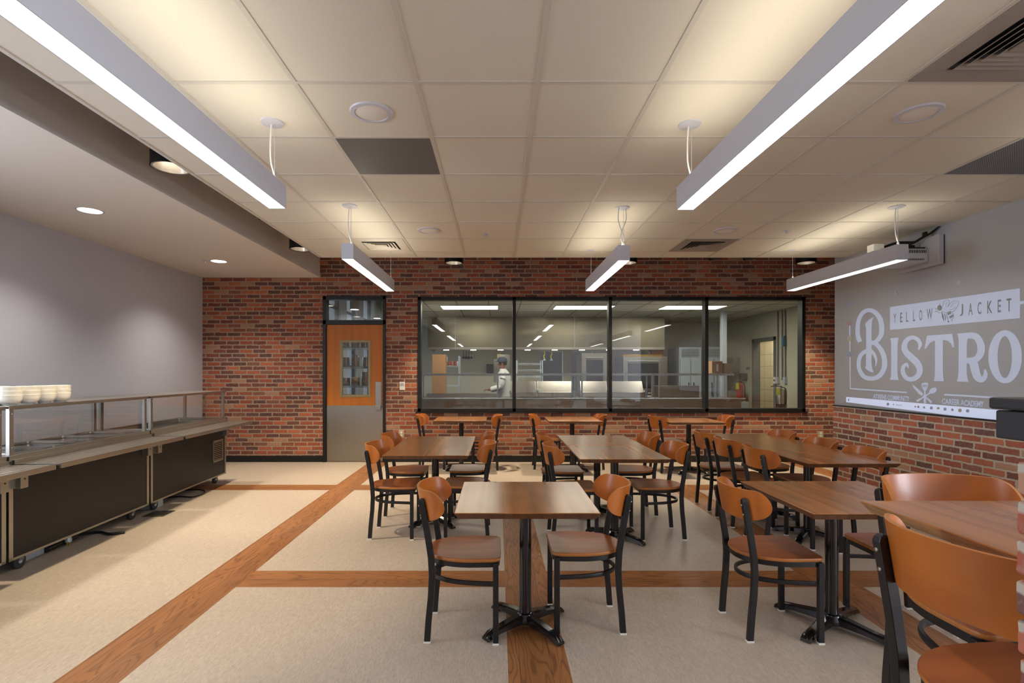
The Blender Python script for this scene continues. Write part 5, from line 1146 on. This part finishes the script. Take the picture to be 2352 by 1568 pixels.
# shelf rack with pots behind the door lite
pr = wire_rack('pot_rack', 'chrome wire shelf loaded with steel pots behind the glass of the wooden door', -3.05, -2.10, 9.3, 9.75, 0, 2.05, 6)
rnd = random.Random(4); words_ = ['lowest', 'middle', 'upper', 'topmost']
lv = [2.05 * (k + 0.5) / 6 for k in range(6)][2:]
for li, z in enumerate(lv):
    for k in range(5):
        rr_ = rnd.uniform(0.070, 0.084); hh = rnd.uniform(0.12, 0.26) if li < 3 else 0.15; mb = MB()
        mb.lathe([(0.001, 0), (rr_ * 0.95, 0), (rr_, 0.01), (rr_, hh), (rr_ + 0.006, hh + 0.004), (rr_ - 0.004, hh), (rr_ - 0.006, 0.02), (0.001, 0.012)], n=28, caps=False)
        mb.tube(smooth_path([(rr_, -0.03, hh * 0.8), (rr_ + 0.02, -0.02, hh * 0.8), (rr_ + 0.02, 0.02, hh * 0.8), (rr_, 0.03, hh * 0.8)], 3), 0.004, n=6)
        o = mb.build('stock_pot', 'steel', smooth=50); o.location = (-2.95 + 0.187 * k, 9.52 + rnd.uniform(-0.06, 0.06), z + 0.006); o.rotation_euler = (0, 0, rnd.uniform(0.8, 2.2))
        tag(o, 'steel pot, %s from the window side on the %s loaded shelf of the pot rack' % (['first', 'second', 'third', 'fourth', 'fifth'][k], words_[li]), 'pot', 'steel pots on the wire rack')
# worker
def person():
    r = thing('person', 'person in white coat and dark cap behind the kitchen serving line', 'person', (KX(1157, 11.75), 11.75, 0), 0)
    def loft(name, secs, mat, n=20):
        mb = MB(); mb.rings([[(cx_ + rx * math.cos(2 * PI * k / n), cy_ + ry * math.sin(2 * PI * k / n), z) for k in range(n)] for cx_, cy_, rx, ry, z in secs]); return mb.build(name, mat, r, smooth=80)
    me = bpy.data.meshes.new('body'); V_ = [(0, 0, .98), (0, 0, 1.2), (0.01, 0, 1.38), (0, 0, 1.46), (-0.03, 0, 1.53), (-0.045, 0, 1.60), (-0.04, 0, 1.69), (0.0, .17, 1.40), (-0.06, .22, 1.15), (-0.28, .17, 1.06), (-0.36, .14, 1.06), (0.0, -.17, 1.40), (-0.06, -.22, 1.15), (-0.28, -.17, 1.06), (-0.36, -.14, 1.06), (0, .1, .9), (0, .1, .5), (0.02, .1, .08), (-0.12, .1, .04), (0, -.1, .9), (0, -.1, .5), (0.02, -.1, .08), (-0.12, -.1, .04)]
    E_ = [(0, 1), (1, 2), (2, 3), (3, 4), (4, 5), (5, 6), (2, 7), (7, 8), (8, 9), (9, 10), (2, 11), (11, 12), (12, 13), (13, 14), (0, 15), (15, 16), (16, 17), (17, 18), (0, 19), (19, 20), (20, 21), (21, 22)]
    Rr = [.14, .14, .13, .06, .065, .085, .075, .06, .045, .033, .03, .06, .045, .033, .03, .09, .06, .04, .035, .09, .06, .04, .035]
    me.from_pydata([Vector(v) for v in V_], E_, []); o = bpy.data.objects.new('body', me); COL.objects.link(o); o.parent = r; me.materials.append(M['skin'])
    sk = o.modifiers.new('skin', 'SKIN'); ss = o.modifiers.new('sub', 'SUBSURF'); ss.levels = 2; ss.render_levels = 2
    for i, v in enumerate(me.skin_vertices[0].data): v.radius = (Rr[i], Rr[i]); v.use_root = (i == 0)
    loft('coat', [(0, 0, .165, .20, .72), (0, 0, .16, .19, .98), (0, 0, .165, .20, 1.2), (0.005, 0, .155, .225, 1.36), (0.0, 0, .12, .20, 1.44), (-0.005, 0, .085, .12, 1.485), (-0.02, 0, .07, .075, 1.52)], 'coat_cloth')
    for sg in (1, -1):
        mb = MB(); mb.sweep(smooth_path([(0.0, .18 * sg, 1.42), (-0.03, .235 * sg, 1.28), (-0.07, .235 * sg, 1.13), (-0.2, .2 * sg, 1.08), (-0.27, .175 * sg, 1.06)]), [(.062 * math.cos(2 * PI * k / 12), .062 * math.sin(2 * PI * k / 12)) for k in range(12)]); mb.build('sleeve', 'coat_cloth', r, smooth=80)
        mb = MB(); mb.sweep([(0.0, .1 * sg, 0.95), (0.0, .1 * sg, 0.5), (0.02, .1 * sg, 0.06)], [(.085 * math.cos(2 * PI * k / 12), .085 * math.sin(2 * PI * k / 12)) for k in range(12)]); mb.build('trouser_leg', 'trouser_cloth', r, smooth=80)
    loft('hair', [(-0.025, 0, .088, .082, 1.60), (-0.02, 0, .098, .088, 1.65), (-0.025, 0, .10, .09, 1.70)], 'black_frame')
    mb = MB(); n = 20
    mb.rings([[(-0.035 + rx * math.cos(2 * PI * k / n), rx * 0.86 * math.sin(2 * PI * k / n), z) for k in range(n)] for rx, z in ((.108, 1.675), (.112, 1.71), (.10, 1.75), (.06, 1.785), (.01, 1.79))]); mb.build('cap', 'cap_cloth', r, smooth=80)
    mb = MB(); mb.prism([(-0.12, -0.06), (-0.17, -0.055), (-0.195, 0), (-0.17, 0.055), (-0.12, 0.06)], 1.675, 1.687); mb.build('cap_visor', 'cap_cloth', r, bevel=0.003)
    mb = MB(); mb.rings([[(-0.115, -0.012, 1.60), (-0.115, 0.012, 1.60), (-0.115, 0.006, 1.645), (-0.115, -0.006, 1.645)], [(-0.15, -0.008, 1.605), (-0.15, 0.008, 1.605), (-0.125, 0.004, 1.645), (-0.125, -0.004, 1.645)]]); mb.build('nose', 'skin', r, smooth=True)
    for sg in (1, -1):
        mb = MB(); mb.rings([[(-0.03 + 0.02 * math.cos(2 * PI * k / 10), sg * yy, 1.62 + 0.032 * math.sin(2 * PI * k / 10)) for k in range(10)] for yy in (.078, .098)]); mb.build('ear', 'skin', r, smooth=True)
        for f in range(5):
            mb = MB(); y_ = sg * (0.14 + (f - 2) * 0.019 * 1.0); mb.tube(smooth_path([(-0.345, y_, 1.06), (-0.40 - 0.008 * (2 - abs(f - 2)), y_, 1.055), (-0.425 - 0.01 * (2 - abs(f - 2)), y_, 1.03)], 3) if f < 4 else smooth_path([(-0.33, sg * 0.11, 1.06), (-0.36, sg * 0.08, 1.05), (-0.385, sg * 0.075, 1.04)], 3), 0.0085, n=8); mb.build('finger', 'skin', r, smooth=True)
person()
